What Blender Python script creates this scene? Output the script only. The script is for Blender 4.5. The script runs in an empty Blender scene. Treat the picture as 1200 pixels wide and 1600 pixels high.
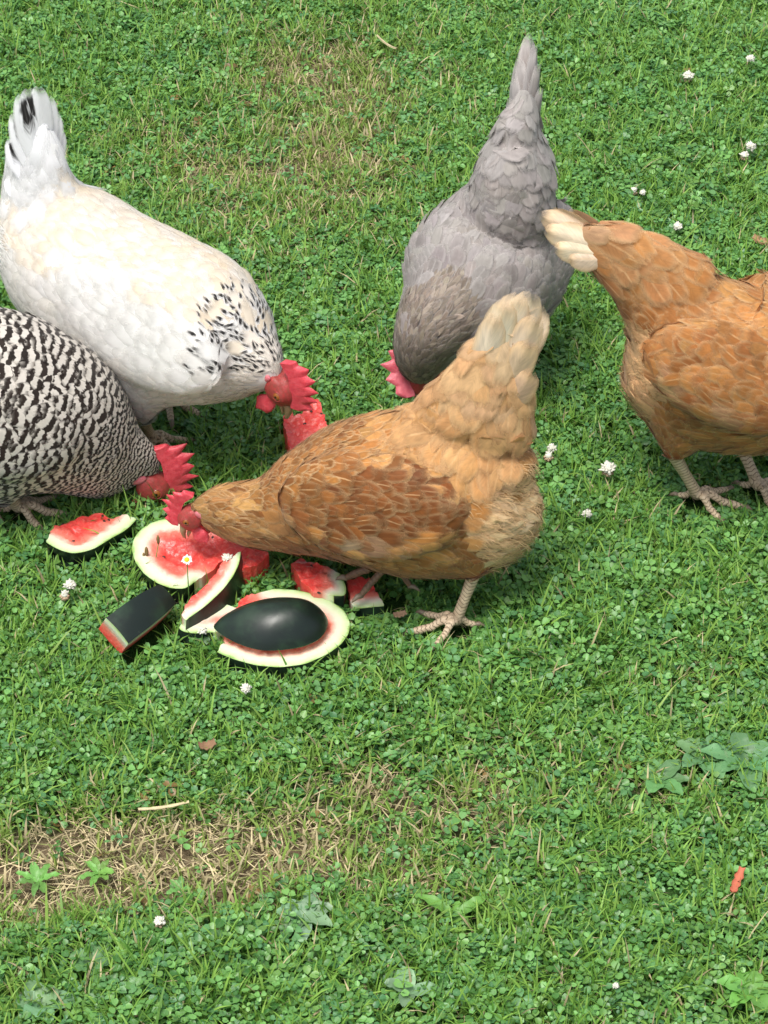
import bpy, math, random
import numpy as np
from mathutils import Vector, Matrix, geometry
from mathutils.bvhtree import BVHTree

random.seed(7)
rng = np.random.default_rng(11)
SC = bpy.context.scene
COL = SC.collection

# ------------------------------------------------------------------ camera
PITCH, HALF_V, CAM_H = math.radians(39), 0.21, 1.75
cam_d = bpy.data.cameras.new('camera')
cam_d.sensor_fit = 'VERTICAL'
cam_d.angle = 2 * math.atan(HALF_V)
cam_d.clip_start, cam_d.clip_end = 0.05, 500
cam = bpy.data.objects.new('camera', cam_d)
COL.objects.link(cam)
cam.location = (0, 0, CAM_H)
cam.rotation_euler = (math.radians(90) - PITCH, 0, 0)
SC.camera = cam

# ------------------------------------------------------------------ daylight (bright overcast)
SUN_EL, SUN_AZ = math.radians(70), math.radians(-145)     # azimuth from +Y towards +X
W = bpy.data.worlds.new('World')
SC.world = W
W.use_nodes = True
wn = W.node_tree
bg = wn.nodes['Background']
sky = wn.nodes.new('ShaderNodeTexSky')
sky.sky_type = 'NISHITA'
sky.sun_disc = False
sky.sun_elevation = SUN_EL
sky.sun_rotation = SUN_AZ
sky.air_density, sky.dust_density, sky.ozone_density = 1.0, 3.0, 1.0
hs = wn.nodes.new('ShaderNodeHueSaturation')              # cloud veil: the same sky with less blue
hs.inputs['Saturation'].default_value = 0.45
wn.links.new(sky.outputs[0], hs.inputs['Color'])
wn.links.new(hs.outputs[0], bg.inputs[0])
bg.inputs[1].default_value = 0.07
sun_d = bpy.data.lights.new('sun', 'SUN')
sun_d.energy = 1.4
sun_d.angle = math.radians(24)
sun_d.color = (1.0, 0.96, 0.90)
sun = bpy.data.objects.new('sun', sun_d)
COL.objects.link(sun)
sdir = Vector((math.sin(SUN_AZ) * math.cos(SUN_EL), math.cos(SUN_AZ) * math.cos(SUN_EL), math.sin(SUN_EL)))
sun.rotation_euler = sdir.to_track_quat('Z', 'Y').to_euler()
sun.location = sdir * 20
SC.view_settings.view_transform = 'Standard'
SC.view_settings.look = 'None'
SC.view_settings.gamma = 1
SC.view_settings.use_curve_mapping = False
SC.view_settings.exposure = 1.4
SC.render.engine = 'CYCLES'
SC.cycles.max_bounces = 6
SC.cycles.diffuse_bounces = 3
SC.cycles.transmission_bounces = 3
SC.cycles.transparent_max_bounces = 10

# ------------------------------------------------------------------ measuring helpers (photo point -> place)
FW = np.array([0, math.cos(PITCH), -math.sin(PITCH)])
UP = np.array([0, math.sin(PITCH), math.cos(PITCH)])
RT = np.array([1.0, 0, 0])
CP = np.array([0, 0, CAM_H])
def ray(px, py):
    return FW + (px - 600) / 800 * HALF_V * RT + (800 - py) / 800 * HALF_V * UP
def G(px, py, z=0.0):
    d = ray(px, py)
    return CP + d * ((z - CAM_H) / d[2])
def proj(p):
    q = np.asarray(p) - CP
    d = q @ FW
    return 600 + (q @ RT) / d / HALF_V * 800, 800 - (q @ UP) / d / HALF_V * 800
def nrm(v):
    v = np.asarray(v, float)
    return v / (np.linalg.norm(v) + 1e-12)
def sstep(a, b, x):
    t = np.clip((np.asarray(x, float) - a) / (b - a), 0, 1)
    return t * t * (3 - 2 * t)

class VNoise:
    def __init__(self, seed):
        self.t = np.random.default_rng(seed).random((256, 256))
    def __call__(self, x, y):
        x = np.asarray(x, float); y = np.asarray(y, float)
        xi = np.floor(x).astype(int); yi = np.floor(y).astype(int)
        fx = x - xi; fy = y - yi
        fx = fx * fx * (3 - 2 * fx); fy = fy * fy * (3 - 2 * fy)
        g = lambda a, b: self.t[a % 256, b % 256]
        return (g(xi, yi) * (1 - fx) + g(xi + 1, yi) * fx) * (1 - fy) + (g(xi, yi + 1) * (1 - fx) + g(xi + 1, yi + 1) * fx) * fy
    def fbm(self, x, y, o=3):
        s = 0; a = .5; n = 0
        for k in range(o):
            s = s + a * self(np.asarray(x) * 2 ** k + 17 * k, np.asarray(y) * 2 ** k + 31 * k); n += a; a *= .5
        return s / n
N1, N2, N3 = VNoise(1), VNoise(2), VNoise(3)

# ------------------------------------------------------------------ object helpers
def link(name, me, parent=None, kind=None):
    o = bpy.data.objects.new(name, me)
    COL.objects.link(o)
    if parent is not None: o.parent = parent
    if kind: o['kind'] = kind
    return o
def thing(name, label, cat, loc=(0, 0, 0), rz=0.0, group=None):
    o = bpy.data.objects.new(name, None)
    o.empty_display_size = 0.02
    COL.objects.link(o)
    o.location = loc
    o.rotation_euler = (0, 0, rz)
    o['label'] = label; o['category'] = cat
    if group: o['group'] = group
    return o
def mesh_np(name, verts, tris, mat, attrs=None, smooth=True, quads=None):
    """numpy triangles / quads into a mesh; attrs = {name: (type, array)} on points"""
    me = bpy.data.meshes.new(name)
    verts = np.ascontiguousarray(verts, dtype=np.float32)
    nt = 0 if tris is None else len(tris)
    nq = 0 if quads is None else len(quads)
    me.vertices.add(len(verts)); me.vertices.foreach_set('co', verts.ravel())
    idx = []
    if nt: idx.append(np.asarray(tris, np.int32).ravel())
    if nq: idx.append(np.asarray(quads, np.int32).ravel())
    idx = np.concatenate(idx)
    starts = np.concatenate([np.arange(nt) * 3, nt * 3 + np.arange(nq) * 4]).astype(np.int32)
    me.loops.add(len(idx)); me.loops.foreach_set('vertex_index', idx)
    me.polygons.add(nt + nq); me.polygons.foreach_set('loop_start', starts)
    if smooth: me.polygons.foreach_set('use_smooth', np.ones(nt + nq, dtype=bool))
    me.update(calc_edges=True)
    for k, (ty, arr) in (attrs or {}).items():
        a = me.attributes.new(k, ty, 'POINT')
        arr = np.ascontiguousarray(arr, dtype=np.float32)
        a.data.foreach_set({'FLOAT': 'value', 'FLOAT_VECTOR': 'vector', 'FLOAT_COLOR': 'color'}[ty], arr.ravel())
    if mat: me.materials.append(mat)
    return me
def tube(pts, rad, n=10, flat=None, cap=True):
    """round tube along pts; returns verts, quads, tris.  flat=(k) scales second axis"""
    pts = np.asarray(pts, float); rad = np.asarray(rad, float)
    V = []; m = len(pts)
    ref = None
    for i in range(m):
        t = nrm(pts[min(i + 1, m - 1)] - pts[max(i - 1, 0)])
        if ref is None:
            ref = np.array([0, 0, 1.0]) if abs(t[2]) < .9 else np.array([1.0, 0, 0])
        a = nrm(np.cross(t, ref)); b = np.cross(a, t); ref = b
        for k in range(n):
            th = 2 * math.pi * k / n
            V.append(pts[i] + rad[i] * (math.cos(th) * a + (flat or 1) * math.sin(th) * b))
    Q = [(i * n + k, i * n + (k + 1) % n, (i + 1) * n + (k + 1) % n, (i + 1) * n + k) for i in range(m - 1) for k in range(n)]
    T = []
    if cap:
        V.append(pts[0]); V.append(pts[-1]); c0 = m * n; c1 = c0 + 1
        for k in range(n):
            T.append((c0, (k + 1) % n, k)); T.append((c1, (m - 1) * n + k, (m - 1) * n + (k + 1) % n))
    return np.array(V), Q, T
class MB:
    def __init__(self): self.v = []; self.q = []; self.t = []; self.n = 0
    def add(self, V, Q=(), T=()):
        o = self.n
        self.v.append(np.asarray(V, float)); self.n += len(V)
        self.q += [tuple(i + o for i in f) for f in Q]; self.t += [tuple(i + o for i in f) for f in T]
    def tube(self, *a, **k): self.add(*tube(*a, **k))
    def ball(self, c, r, n=10, m=7, axes=None):
        V = []; A = np.eye(3) if axes is None else np.asarray(axes)
        r = np.ones(3) * r
        for i in range(m + 1):
            ph = math.pi * i / m
            for k in range(n):
                th = 2 * math.pi * k / n
                V.append(np.asarray(c) + (r * np.array([math.sin(ph) * math.cos(th), math.sin(ph) * math.sin(th), math.cos(ph)])) @ A)
        Q = [(i * n + k, (i + 1) * n + k, (i + 1) * n + (k + 1) % n, i * n + (k + 1) % n) for i in range(m) for k in range(n)]
        self.add(V, Q)
    def mesh(self, name, mat, smooth=True, attrs=None):
        return mesh_np(name, np.concatenate(self.v), self.t or None, mat, attrs, smooth, self.q or None)
def remesh(mb, name, voxel, smooth_it, mat):
    """fuse overlapping closed shapes into ONE continuous skin"""
    me = mb.mesh(name + '_raw', None)
    o = bpy.data.objects.new(name + '_raw', me); COL.objects.link(o)
    r = o.modifiers.new('r', 'REMESH'); r.mode = 'VOXEL'; r.voxel_size = voxel; r.use_smooth_shade = True
    s = o.modifiers.new('s', 'SMOOTH'); s.factor = .5; s.iterations = smooth_it
    dg = bpy.context.evaluated_depsgraph_get()
    res = bpy.data.meshes.new_from_object(o.evaluated_get(dg))
    res.name = name
    bpy.data.objects.remove(o); bpy.data.meshes.remove(me)
    res.materials.clear(); res.materials.append(mat)
    return res
def mesh_arrays(me):
    v = np.empty(len(me.vertices) * 3, np.float32); me.vertices.foreach_get('co', v)
    n = np.empty(len(me.vertices) * 3, np.float32); me.vertices.foreach_get('normal', n)
    me.calc_loop_triangles()
    t = np.empty(len(me.loop_triangles) * 3, np.int32); me.loop_triangles.foreach_get('vertices', t)
    return v.reshape(-1, 3).astype(float), n.reshape(-1, 3).astype(float), t.reshape(-1, 3)

# ------------------------------------------------------------------ materials
class NT:
    def __init__(self, name):
        self.m = bpy.data.materials.new(name); self.m.use_nodes = True
        self.t = self.m.node_tree; self.n = self.t.nodes
        self.p = self.n['Principled BSDF']; self.out = self.n['Material Output']
    def node(self, ty, **kw):
        x = self.n.new(ty)
        for k, v in kw.items(): setattr(x, k, v)
        return x
    def set(self, sock, v):
        if hasattr(v, 'is_output') or isinstance(v, bpy.types.NodeSocket): self.t.links.new(v, sock)
        else: sock.default_value = v
    def attr(self, name, out='Color'):
        a = self.node('ShaderNodeAttribute', attribute_name=name); return a.outputs[out]
    def math(self, op, a, b=0.0, c=0.0, clamp=False):
        x = self.node('ShaderNodeMath', operation=op, use_clamp=clamp)
        self.set(x.inputs[0], a); self.set(x.inputs[1], b); self.set(x.inputs[2], c); return x.outputs[0]
    def mix(self, f, a, b, mode='MIX'):
        x = self.node('ShaderNodeMix', data_type='RGBA', blend_type=mode)
        self.set(x.inputs[0], f)
        for s, v in ((x.inputs[6], a), (x.inputs[7], b)):
            if isinstance(v, tuple) and len(v) == 3: v = (*v, 1)
            self.set(s, v)
        return x.outputs[2]
    def ss(self, a, b, x):
        m = self.node('ShaderNodeMapRange', interpolation_type='SMOOTHSTEP')
        self.set(m.inputs[0], x); self.set(m.inputs[1], a); self.set(m.inputs[2], b); return m.outputs[0]
    def ss2(self, a, b, x):
        m = self.node('ShaderNodeMapRange', interpolation_type='SMOOTHSTEP')
        self.set(m.inputs[0], x); self.set(m.inputs[1], a); self.set(m.inputs[2], b); return m.outputs[0]
    def noise(self, vec, scale, detail=3, rough=.5, dist=0):
        x = self.node('ShaderNodeTexNoise'); 
        if vec is not None: self.set(x.inputs['Vector'], vec)
        x.inputs['Scale'].default_value = scale; x.inputs['Detail'].default_value = detail
        x.inputs['Roughness'].default_value = rough; x.inputs['Distortion'].default_value = dist
        return x.outputs['Fac']
    def coord(self, which='Object'):
        return self.node('ShaderNodeTexCoord').outputs[which]
    def ramp(self, f, stops):
        x = self.node('ShaderNodeValToRGB'); e = x.color_ramp.elements
        while len(e) < len(stops): e.new(.5)
        for el, (p, c) in zip(e, stops): el.position = p; el.color = (*c, 1)
        self.set(x.inputs[0], f); return x.outputs[0]
    def bump(self, h, strength=.3, dist=.002):
        b = self.node('ShaderNodeBump'); b.inputs['Strength'].default_value = strength; b.inputs['Distance'].default_value = dist
        self.set(b.inputs['Height'], h); self.t.links.new(b.outputs[0], self.p.inputs['Normal'])
    def fin(self, col, rough=.6, spec=.3, **kw):
        if isinstance(col, tuple) and len(col) == 3: col = (*col, 1)
        self.set(self.p.inputs['Base Color'], col); self.set(self.p.inputs['Roughness'], rough)
        self.set(self.p.inputs['Specular IOR Level'], spec)
        for k, v in kw.items(): self.set(self.p.inputs[k.replace('_', ' ')], v)
        return self.m
    def translucent(self, col, f):
        t = self.node('ShaderNodeBsdfTranslucent'); self.set(t.inputs[0], col)
        m = self.node('ShaderNodeMixShader'); m.inputs[0].default_value = f
        self.t.links.new(self.p.outputs[0], m.inputs[1]); self.t.links.new(t.outputs[0], m.inputs[2])
        self.t.links.new(m.outputs[0], self.out.inputs[0])

def mat_leaf(name, rough, spec, tr, chevron=False):
    k = NT(name)
    c = k.attr('tint')
    f = k.attr('luv', 'Vector')
    sep = k.node('ShaderNodeSeparateXYZ'); k.set(sep.inputs[0], f)
    mid = k.math('ABSOLUTE', sep.outputs[0])
    if chevron:
        # pale crescent mark of white clover
        d = k.math('ABSOLUTE', k.math('SUBTRACT', k.math('ADD', sep.outputs[1], k.math('MULTIPLY', mid, .55)), .62))
        mk = k.math('SUBTRACT', 1.0, k.ss(.03, .13, d))
        c = k.mix(k.math('MULTIPLY', mk, k.math('MULTIPLY', sep.outputs[2], .45)), c, (.22, .36, .20))
    vein = k.math('SUBTRACT', 1.0, k.ss(.0, .1, mid))
    c = k.mix(k.math('MULTIPLY', vein, .22), c, (.25, .38, .16))
    k.fin(c, rough, spec)
    k.translucent(c, tr)
    return k.m
def mat_feather(name, edge_col, edge_f, shaft_f=.25, streak=.25, barred=False, white=False, fray=.80, mottle=.35):
    k = NT(name)
    c = k.attr('tint'); r = k.attr('rnd', 'Fac')
    sep = k.node('ShaderNodeSeparateXYZ'); k.set(sep.inputs[0], k.attr('fuv', 'Vector'))
    u = k.math('ABSOLUTE', sep.outputs[0]); v = sep.outputs[1]; z = sep.outputs[2]
    # barbs run obliquely from the shaft towards the tip
    cv = k.node('ShaderNodeCombineXYZ')
    k.set(cv.inputs[0], k.math('MULTIPLY', k.math('SUBTRACT', k.math('MULTIPLY', v, 26.0), k.math('MULTIPLY', u, 9.0)), 1.0))
    k.set(cv.inputs[1], k.math('MULTIPLY', u, 2.2)); k.set(cv.inputs[2], k.math('MULTIPLY', r, 97.0))
    ns = k.noise(cv.outputs[0], 1.0, 2, .6)
    cv2 = k.node('ShaderNodeCombineXYZ')
    k.set(cv2.inputs[0], k.math('MULTIPLY', sep.outputs[0], 2.0)); k.set(cv2.inputs[1], k.math('MULTIPLY', v, 3.0)); k.set(cv2.inputs[2], k.math('MULTIPLY', r, 53.0))
    nb = k.noise(cv2.outputs[0], 1.3, 2, .5)
    if barred:
        ph = k.math('ADD', k.math('MULTIPLY', k.math('SUBTRACT', v, k.math('MULTIPLY', k.math('MULTIPLY', u, u), .05)), z), k.math('MULTIPLY', k.math('SUBTRACT', nb, .5), .55))
        s = k.math('SINE', k.math('MULTIPLY', k.math('ADD', ph, k.math('MULTIPLY', r, .40)), 6.2832))
        f = k.ss(-.30, .22, s)
        c = k.mix(f, c, edge_col)
    else:
        e = k.math('MAXIMUM', k.ss(.45, 1.0, u), k.ss(.72, 1.0, v))
        c = k.mix(k.math('MULTIPLY', e, k.math('MULTIPLY', k.attr('tint', 'Alpha'), edge_f)), c, edge_col)
    if white:
        # z > 0: dark centre streak (neck hackle) ; tail gets patches
        d = k.math('MULTIPLY', k.math('SUBTRACT', 1.0, k.ss(.30, .62, k.math('ADD', u, k.math('MULTIPLY', k.math('SUBTRACT', nb, .5), .9)))), k.ss(.30, .55, k.math('ADD', k.math('SUBTRACT', v, k.math('MULTIPLY', k.math('SUBTRACT', z, 1.0, clamp=True), .32)), k.math('MULTIPLY', k.math('SUBTRACT', ns, .5), .3))))
        d = k.math('MULTIPLY', d, k.math('SUBTRACT', 1.0, k.ss(.90, .98, v)))
        c = k.mix(k.math('MULTIPLY', d, k.math('MINIMUM', z, 1.0)), c, (.018, .016, .016))
    sh = k.math('MULTIPLY', k.math('SUBTRACT', 1.0, k.ss(.03, .10, u)), k.math('SUBTRACT', 1.0, k.ss(.8, .95, v)))
    c = k.mix(k.math('MULTIPLY', sh, k.math('MULTIPLY', k.math('POWER', r, 2.0), shaft_f * 1.6)), c, edge_col)
    g = k.math('ADD', 1.0 - streak * .5 - mottle * .5, k.math('ADD', k.math('MULTIPLY', ns, streak), k.math('MULTIPLY', nb, mottle)))
    cc = k.node('ShaderNodeCombineColor')
    for i in range(3): k.set(cc.inputs[i], g)
    c = k.mix(1.0, c, cc.outputs[0], 'MULTIPLY')
    k.fin(c, .62, .22)
    k.p.inputs['Sheen Weight'].default_value = .12
    k.bump(ns, .25, .0012)
    k.translucent(c, .14)
    # loose barb ends: the vane frays towards its rim
    so = k.attr('soft', 'Fac')
    rim = k.math('MAXIMUM', k.ss2(k.math('SUBTRACT', .80, k.math('MULTIPLY', so, .50)), 1.05, u), k.ss2(k.math('SUBTRACT', .88, k.math('MULTIPLY', so, .34)), 1.0, v))
    cv3 = k.node('ShaderNodeCombineXYZ')
    k.set(cv3.inputs[0], k.math('SUBTRACT', k.math('MULTIPLY', v, 60.0), k.math('MULTIPLY', u, 26.0)))
    k.set(cv3.inputs[1], k.math('MULTIPLY', sep.outputs[0], 9.0)); k.set(cv3.inputs[2], k.math('MULTIPLY', r, 41.0))
    fr = k.noise(cv3.outputs[0], 1.0, 2, .6)
    hole = k.math('MULTIPLY', k.math('POWER', rim, 1.3), k.math('ADD', fray - .45, k.math('MULTIPLY', fr, .95)), clamp=True)
    tr = k.node('ShaderNodeBsdfTransparent'); mx = k.node('ShaderNodeMixShader')
    old = k.out.inputs[0].links[0].from_socket
    k.set(mx.inputs[0], hole); k.t.links.new(old, mx.inputs[1]); k.t.links.new(tr.outputs[0], mx.inputs[2])
    k.t.links.new(mx.outputs[0], k.out.inputs[0])
    return k.m
def mat_flesh_skin(name, col, col2, scale=180, rough=.42):
    k = NT(name)
    n = k.noise(k.coord(), scale, 4, .6)
    c = k.mix(k.ss(.3, .7, n), col, col2)
    k.fin(c, rough, .4)
    k.p.inputs['Subsurface Weight'].default_value = .25
    k.p.inputs['Subsurface Radius'].default_value = (.006, .0015, .001)
    k.p.inputs['Subsurface Scale'].default_value = .6
    k.bump(k.noise(k.coord(), scale * 3.5, 2, .5), .45, .0012)
    return k.m
def mat_plain(name, col, rough=.5, spec=.4, vary=.2, scale=120):
    k = NT(name)
    n = k.noise(k.coord(), scale, 3, .6)
    c2 = tuple(x * (1 - vary) for x in col); c1 = tuple(min(1, x * (1 + vary)) for x in col)
    k.fin(k.mix(n, c2, c1), rough, spec)
    return k.m
# ------------------------------------------------------------------ hens
M_RED = mat_flesh_skin('comb_red', (.54, .042, .062), (.64, .085, .105))
M_FACE = mat_flesh_skin('face_red', (.40, .050, .050), (.26, .055, .042), 260)
M_PINKCOMB = mat_flesh_skin('comb_pink', (.52, .085, .12), (.62, .14, .17))
M_LOBE = mat_flesh_skin('earlobe_pink', (.62, .13, .17), (.66, .24, .25), 240)
M_BEAK = mat_plain('beak_horn', (.34, .24, .13), .38, .5, .3, 90)
M_EYE = mat_plain('eye_iris', (.28, .09, .02), .08, .6, .2, 300)
M_PUPIL = mat_plain('eye_pupil', (.008, .007, .006), .05, .6)
M_CLAW = mat_plain('claw', (.22, .17, .12), .4, .4)
def mat_leg(name, col, col2):
    k = NT(name)
    a = k.attr('along', 'Fac'); b = k.attr('around', 'Fac')
    tri = k.math('ABSOLUTE', k.math('SUBTRACT', k.math('FRACT', k.math('ADD', k.math('MULTIPLY', a, 210.0), k.math('MULTIPLY', k.math('ABSOLUTE', k.math('SINE', k.math('MULTIPLY', b, 1.5))), .45))), .5))
    gap = k.ss(.34, .47, tri)
    n = k.noise(k.coord(), 160, 3, .6)
    c = k.mix(k.ss(.35, .7, n), col, col2)
    c = k.mix(k.math('MULTIPLY', gap, .85), c, (.14, .095, .06))
    dirt = k.ss(.52, .72, k.noise(k.coord(), 70, 3, .6))
    c = k.mix(k.math('MULTIPLY', dirt, .4), c, (.13, .085, .05))
    k.fin(c, .5, .35)
    k.bump(k.math('SUBTRACT', 1.0, gap), .6, .001)
    return k.m
M_LEG = mat_leg('leg_scales', (.62, .49, .34), (.52, .39, .26))
M_LEGDARK = mat_leg('leg_scales_dark', (.22, .13, .08), (.15, .09, .055))  # same scales in darker browns, for the buff hen's far leg

def catmull(P, sub):
    P = np.asarray(P, float); out = []
    n = len(P)
    for i in range(n - 1):
        p0, p1, p2, p3 = P[max(i - 1, 0)], P[i], P[i + 1], P[min(i + 2, n - 1)]
        for j in range(sub):
            t = j / sub
            out.append(.5 * ((2 * p1) + (-p0 + p2) * t + (2 * p0 - 5 * p1 + 4 * p2 - p3) * t * t + (-p0 + 3 * p1 - 3 * p2 + p3) * t ** 3))
    out.append(P[-1])
    return np.array(out)

class Hen:
    def __init__(s, base, psi, label, name='hen'):
        s.base = np.array([base[0], base[1], 0.0]); s.psi = math.radians(psi)
        s.f = np.array([math.cos(s.psi), math.sin(s.psi), 0]); s.l = np.array([-s.f[1], s.f[0], 0]); s.u = np.array([0, 0, 1.0])
        s.root = thing(name, label, 'chicken', s.base, s.psi, 'hens feeding on watermelon')
        s.lofts = []; s.ell = []; s.mb = MB()
    def loc(s, P):
        P = np.asarray(P, float) - s.base
        return np.stack([P @ s.f, P @ s.l, P[..., 2]], -1)
    def put(s, me, name, parent=None, kind=None):
        """mesh given in place -> child of the hen"""
        v = np.empty(len(me.vertices) * 3, np.float32); me.vertices.foreach_get('co', v)
        me.vertices.foreach_set('co', s.loc(v.reshape(-1, 3)).astype(np.float32).ravel())
        me.update(); me.name = name
        return link(name, me, parent or s.root, kind)
    def at(s, px, py, lat=0.0, z=None):
        """point of the hen's own middle plane (moved lat to its left) that the photo shows at px, py"""
        if z is not None: return G(px, py, z)
        d = ray(px, py)
        t = ((s.base + lat * s.l - CP) @ s.l) / (d @ s.l)
        return CP + d * t
    def loft(s, name, st, droop=.0, flip=False):
        """st: (px, py, half thickness in px, width/height, z or None[, lat])"""
        C = []; 
        for q in st:
            C.append(s.at(q[0], q[1], q[5] if len(q) > 5 else 0.0, q[4]))
        C = np.array(C); H = []; Wd = []
        for i, q in enumerate(st):
            T = nrm(C[min(i + 1, len(C) - 1)] - C[max(i - 1, 0)])
            Nn = nrm(np.cross(s.l, T) * -1 + 1e-9) if abs(T @ s.l) < .98 else s.u
            L = nrm(np.cross(T, Nn))
            p = np.array(proj(C[min(i + 1, len(C) - 1)])) - np.array(proj(C[max(i - 1, 0)])); e = nrm([-p[1], p[0]])
            n2 = np.array([Nn @ RT, -(Nn @ UP)]); l2 = np.array([L @ RT, -(L @ UP)])
            m = q[2] * HALF_V * ((C[i] - CP) @ FW) / 800
            h = m / math.sqrt((n2 @ e) ** 2 + (q[3] * (l2 @ e)) ** 2)
            H.append(h); Wd.append(h * q[3])
        s.loft3(name, C, Wd, H, droop)
    def loft3(s, name, C, Wd, H, droop=.0, sub=4):
        D = catmull(np.column_stack([C, Wd, H]), sub)
        C, Wd, H = D[:, :3], np.maximum(D[:, 3], .002), np.maximum(D[:, 4], .002)
        n = 22; V = []
        m = len(C); T = np.array([nrm(C[min(i + 1, m - 1)] - C[max(i - 1, 0)]) for i in range(m)])
        # rounded ends
        R0 = .55 * min(Wd[0], H[0]); R1 = .55 * min(Wd[-1], H[-1])
        C2 = [C[0] - T[0] * R0 * x for x in (1.0, .85, .5)] + list(C) + [C[-1] + T[-1] * R1 * x for x in (.5, .85, 1.0)]
        T2 = [T[0]] * 3 + list(T) + [T[-1]] * 3
        sc = [.12, .53, .87] + [1] * m + [.87, .53, .12]
        W2 = [Wd[0]] * 3 + list(Wd) + [Wd[-1]] * 3; H2 = [H[0]] * 3 + list(H) + [H[-1]] * 3
        for c, t, w, h, k in zip(C2, T2, W2, H2, sc):
            Nn = np.cross(t, s.l); Nn = nrm(Nn) if np.linalg.norm(Nn) > .2 else s.u
            if Nn[2] < 0 and abs(Nn[2]) > .3: Nn = -Nn
            L = nrm(np.cross(Nn, t))
            for j in range(n):
                a = 2 * math.pi * j / n
                V.append(c + k * (w * math.cos(a) * L + h * math.sin(a) * Nn))
        mm = len(C2)
        Q = [(i * n + j, i * n + (j + 1) % n, (i + 1) * n + (j + 1) % n, (i + 1) * n + j) for i in range(mm - 1) for j in range(n)]
        Q += [tuple(range(n))[::-1], tuple((mm - 1) * n + j for j in range(n))]
        Tt = [(0, j + 1, j) for j in range(1, n - 1)] + [((mm - 1) * n, (mm - 1) * n + j, (mm - 1) * n + j + 1) for j in range(1, n - 1)]
        s.mb.add(V, Q[:-2], Tt)
        s.lofts.append(dict(name=name, C=C, T=T, R=np.sqrt(Wd * H), W=Wd, H=H, droop=droop))
    def ellipsoid(s, name, c, dims, axes, flow):
        s.mb.ball(c, np.asarray(dims), 20, 14, axes)
        s.ell.append(dict(name=name, c=np.asarray(c), d=np.asarray(dims), A=np.asarray(axes), flow=nrm(flow)))
    def wing(s, side, px, py, lat, half_len, half_h, thick, pitch=8, yawin=10, z=None):
        """folded wing: a flattened lens laid along the flank; side = +1 left, -1 right"""
        c = s.at(px, py, lat, z)
        a = math.radians(pitch); b = math.radians(yawin) * side
        fx = nrm(s.f * math.cos(a) * math.cos(b) + s.u * -math.sin(a) + s.l * math.sin(b))
        up = nrm(s.u - fx * (fx @ s.u)); up = nrm(up - .35 * side * s.l); up = nrm(up - fx * (fx @ up))
        sd = np.cross(up, fx)
        s.ellipsoid('wing', c, (half_len, thick, half_h), [fx, sd, up], -fx + .05 * up)
        s.ell[-1]['side'] = side
    def skin(s, mat, voxel=.0055, it=13):
        me = remesh(s.mb, 'body', voxel, it, mat)
        s.V, s.N, s.Tr = mesh_arrays(me)
        s.bvh = BVHTree.FromPolygons([tuple(v) for v in s.V], [tuple(int(i) for i in t) for t in s.Tr])
        s.body = s.put(me, 'body')
    def sample(s, n):
        A = s.V[s.Tr[:, 0]]; B = s.V[s.Tr[:, 1]]; Cc = s.V[s.Tr[:, 2]]
        ar = np.linalg.norm(np.cross(B - A, Cc - A), axis=1) / 2
        i = rng.choice(len(ar), n, p=ar / ar.sum())
        r1 = np.sqrt(rng.random(n)); r2 = rng.random(n)
        w = np.stack([1 - r1, r1 * (1 - r2), r1 * r2], 1)
        P = w[:, :1] * A[i] + w[:, 1:2] * B[i] + w[:, 2:] * Cc[i]
        Nn = w[:, :1] * s.N[s.Tr[i, 0]] + w[:, 1:2] * s.N[s.Tr[i, 1]] + w[:, 2:] * s.N[s.Tr[i, 2]]
        return P, Nn / np.linalg.norm(Nn, axis=1, keepdims=True)
    def classify(s, P, Nn):
        n = len(P); best = np.full(n, 9e9); reg = np.zeros(n, int); tt = np.zeros(n); fl = np.zeros((n, 3))
        for li, L in enumerate(s.lofts):
            d = np.linalg.norm(P[:, None, :] - L['C'][None], axis=2) / L['R'][None]
            j = d.argmin(1); dm = d[np.arange(n), j]
            b = dm < best
            best[b] = dm[b]; reg[b] = li; tt[b] = (j / (len(L['C']) - 1))[b]
            f = -L['T'][j]
            f = f + L['droop'] * np.array([0, 0, -1.0])
            fl[b] = f[b]
        names = np.array([L['name'] for L in s.lofts])[reg]
        names = names.astype(object)
        wside = np.zeros(n)
        wq = np.zeros((n, 3))
        for E in s.ell:
            q = ((P - E['c']) @ E['A'].T) / E['d']
            ins = np.linalg.norm(q, axis=1) < 1.10
            if E['name'] == 'wing':
                # only on the outer face
                out = (Nn @ (s.l * E['side'])) > -.1
                ins &= out
                wside[ins] = E['side']
            names[ins] = E['name']; fl[ins] = E['flow']; wq[ins] = q[ins]
        return names, tt, fl, wside, wq
    def plumage(s, style, mat, ncand=26000, cap=None, max_single=0, face=None, feather_name='feather', soft=.7):
        P, Nn = s.sample(ncand)
        nm, tt, fl, ws, wq = s.classify(P, Nn)
        lc = s.loc(P)
        keep_face = np.ones(len(P), bool)
        for c, r in (face or []):
            keep_face &= np.linalg.norm(P - c, axis=1) > r
        grid = {}; cell = .016
        sel = []; ST = []
        for i in range(len(P)):
            if not keep_face[i]: continue
            if ws[i]:
                rr_ = math.hypot(wq[i][0], wq[i][2])
                if rng.random() < float(sstep(.60, 1.05, rr_)) * (.9 if wq[i][0] > -.3 else .5): nm[i] = 'torso'; ws[i] = 0
            st = style(nm[i], tt[i], lc[i], Nn[i] @ s.l, Nn[i][2], ws[i], wq[i])
            if st is None: continue
            sp = st['sp'] * .86; key = tuple((P[i] / cell).astype(int)); ok = True
            R = int(sp / cell) + 1
            for dx in range(-R, R + 1):
                for dy in range(-R, R + 1):
                    for dz in range(-R, R + 1):
                        for j in grid.get((key[0] + dx, key[1] + dy, key[2] + dz), ()):
                            if (P[i] - P[j]) @ (P[i] - P[j]) < sp * sp: ok = False; break
                        if not ok: break
                    if not ok: break
                if not ok: break
            if not ok: continue
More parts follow.
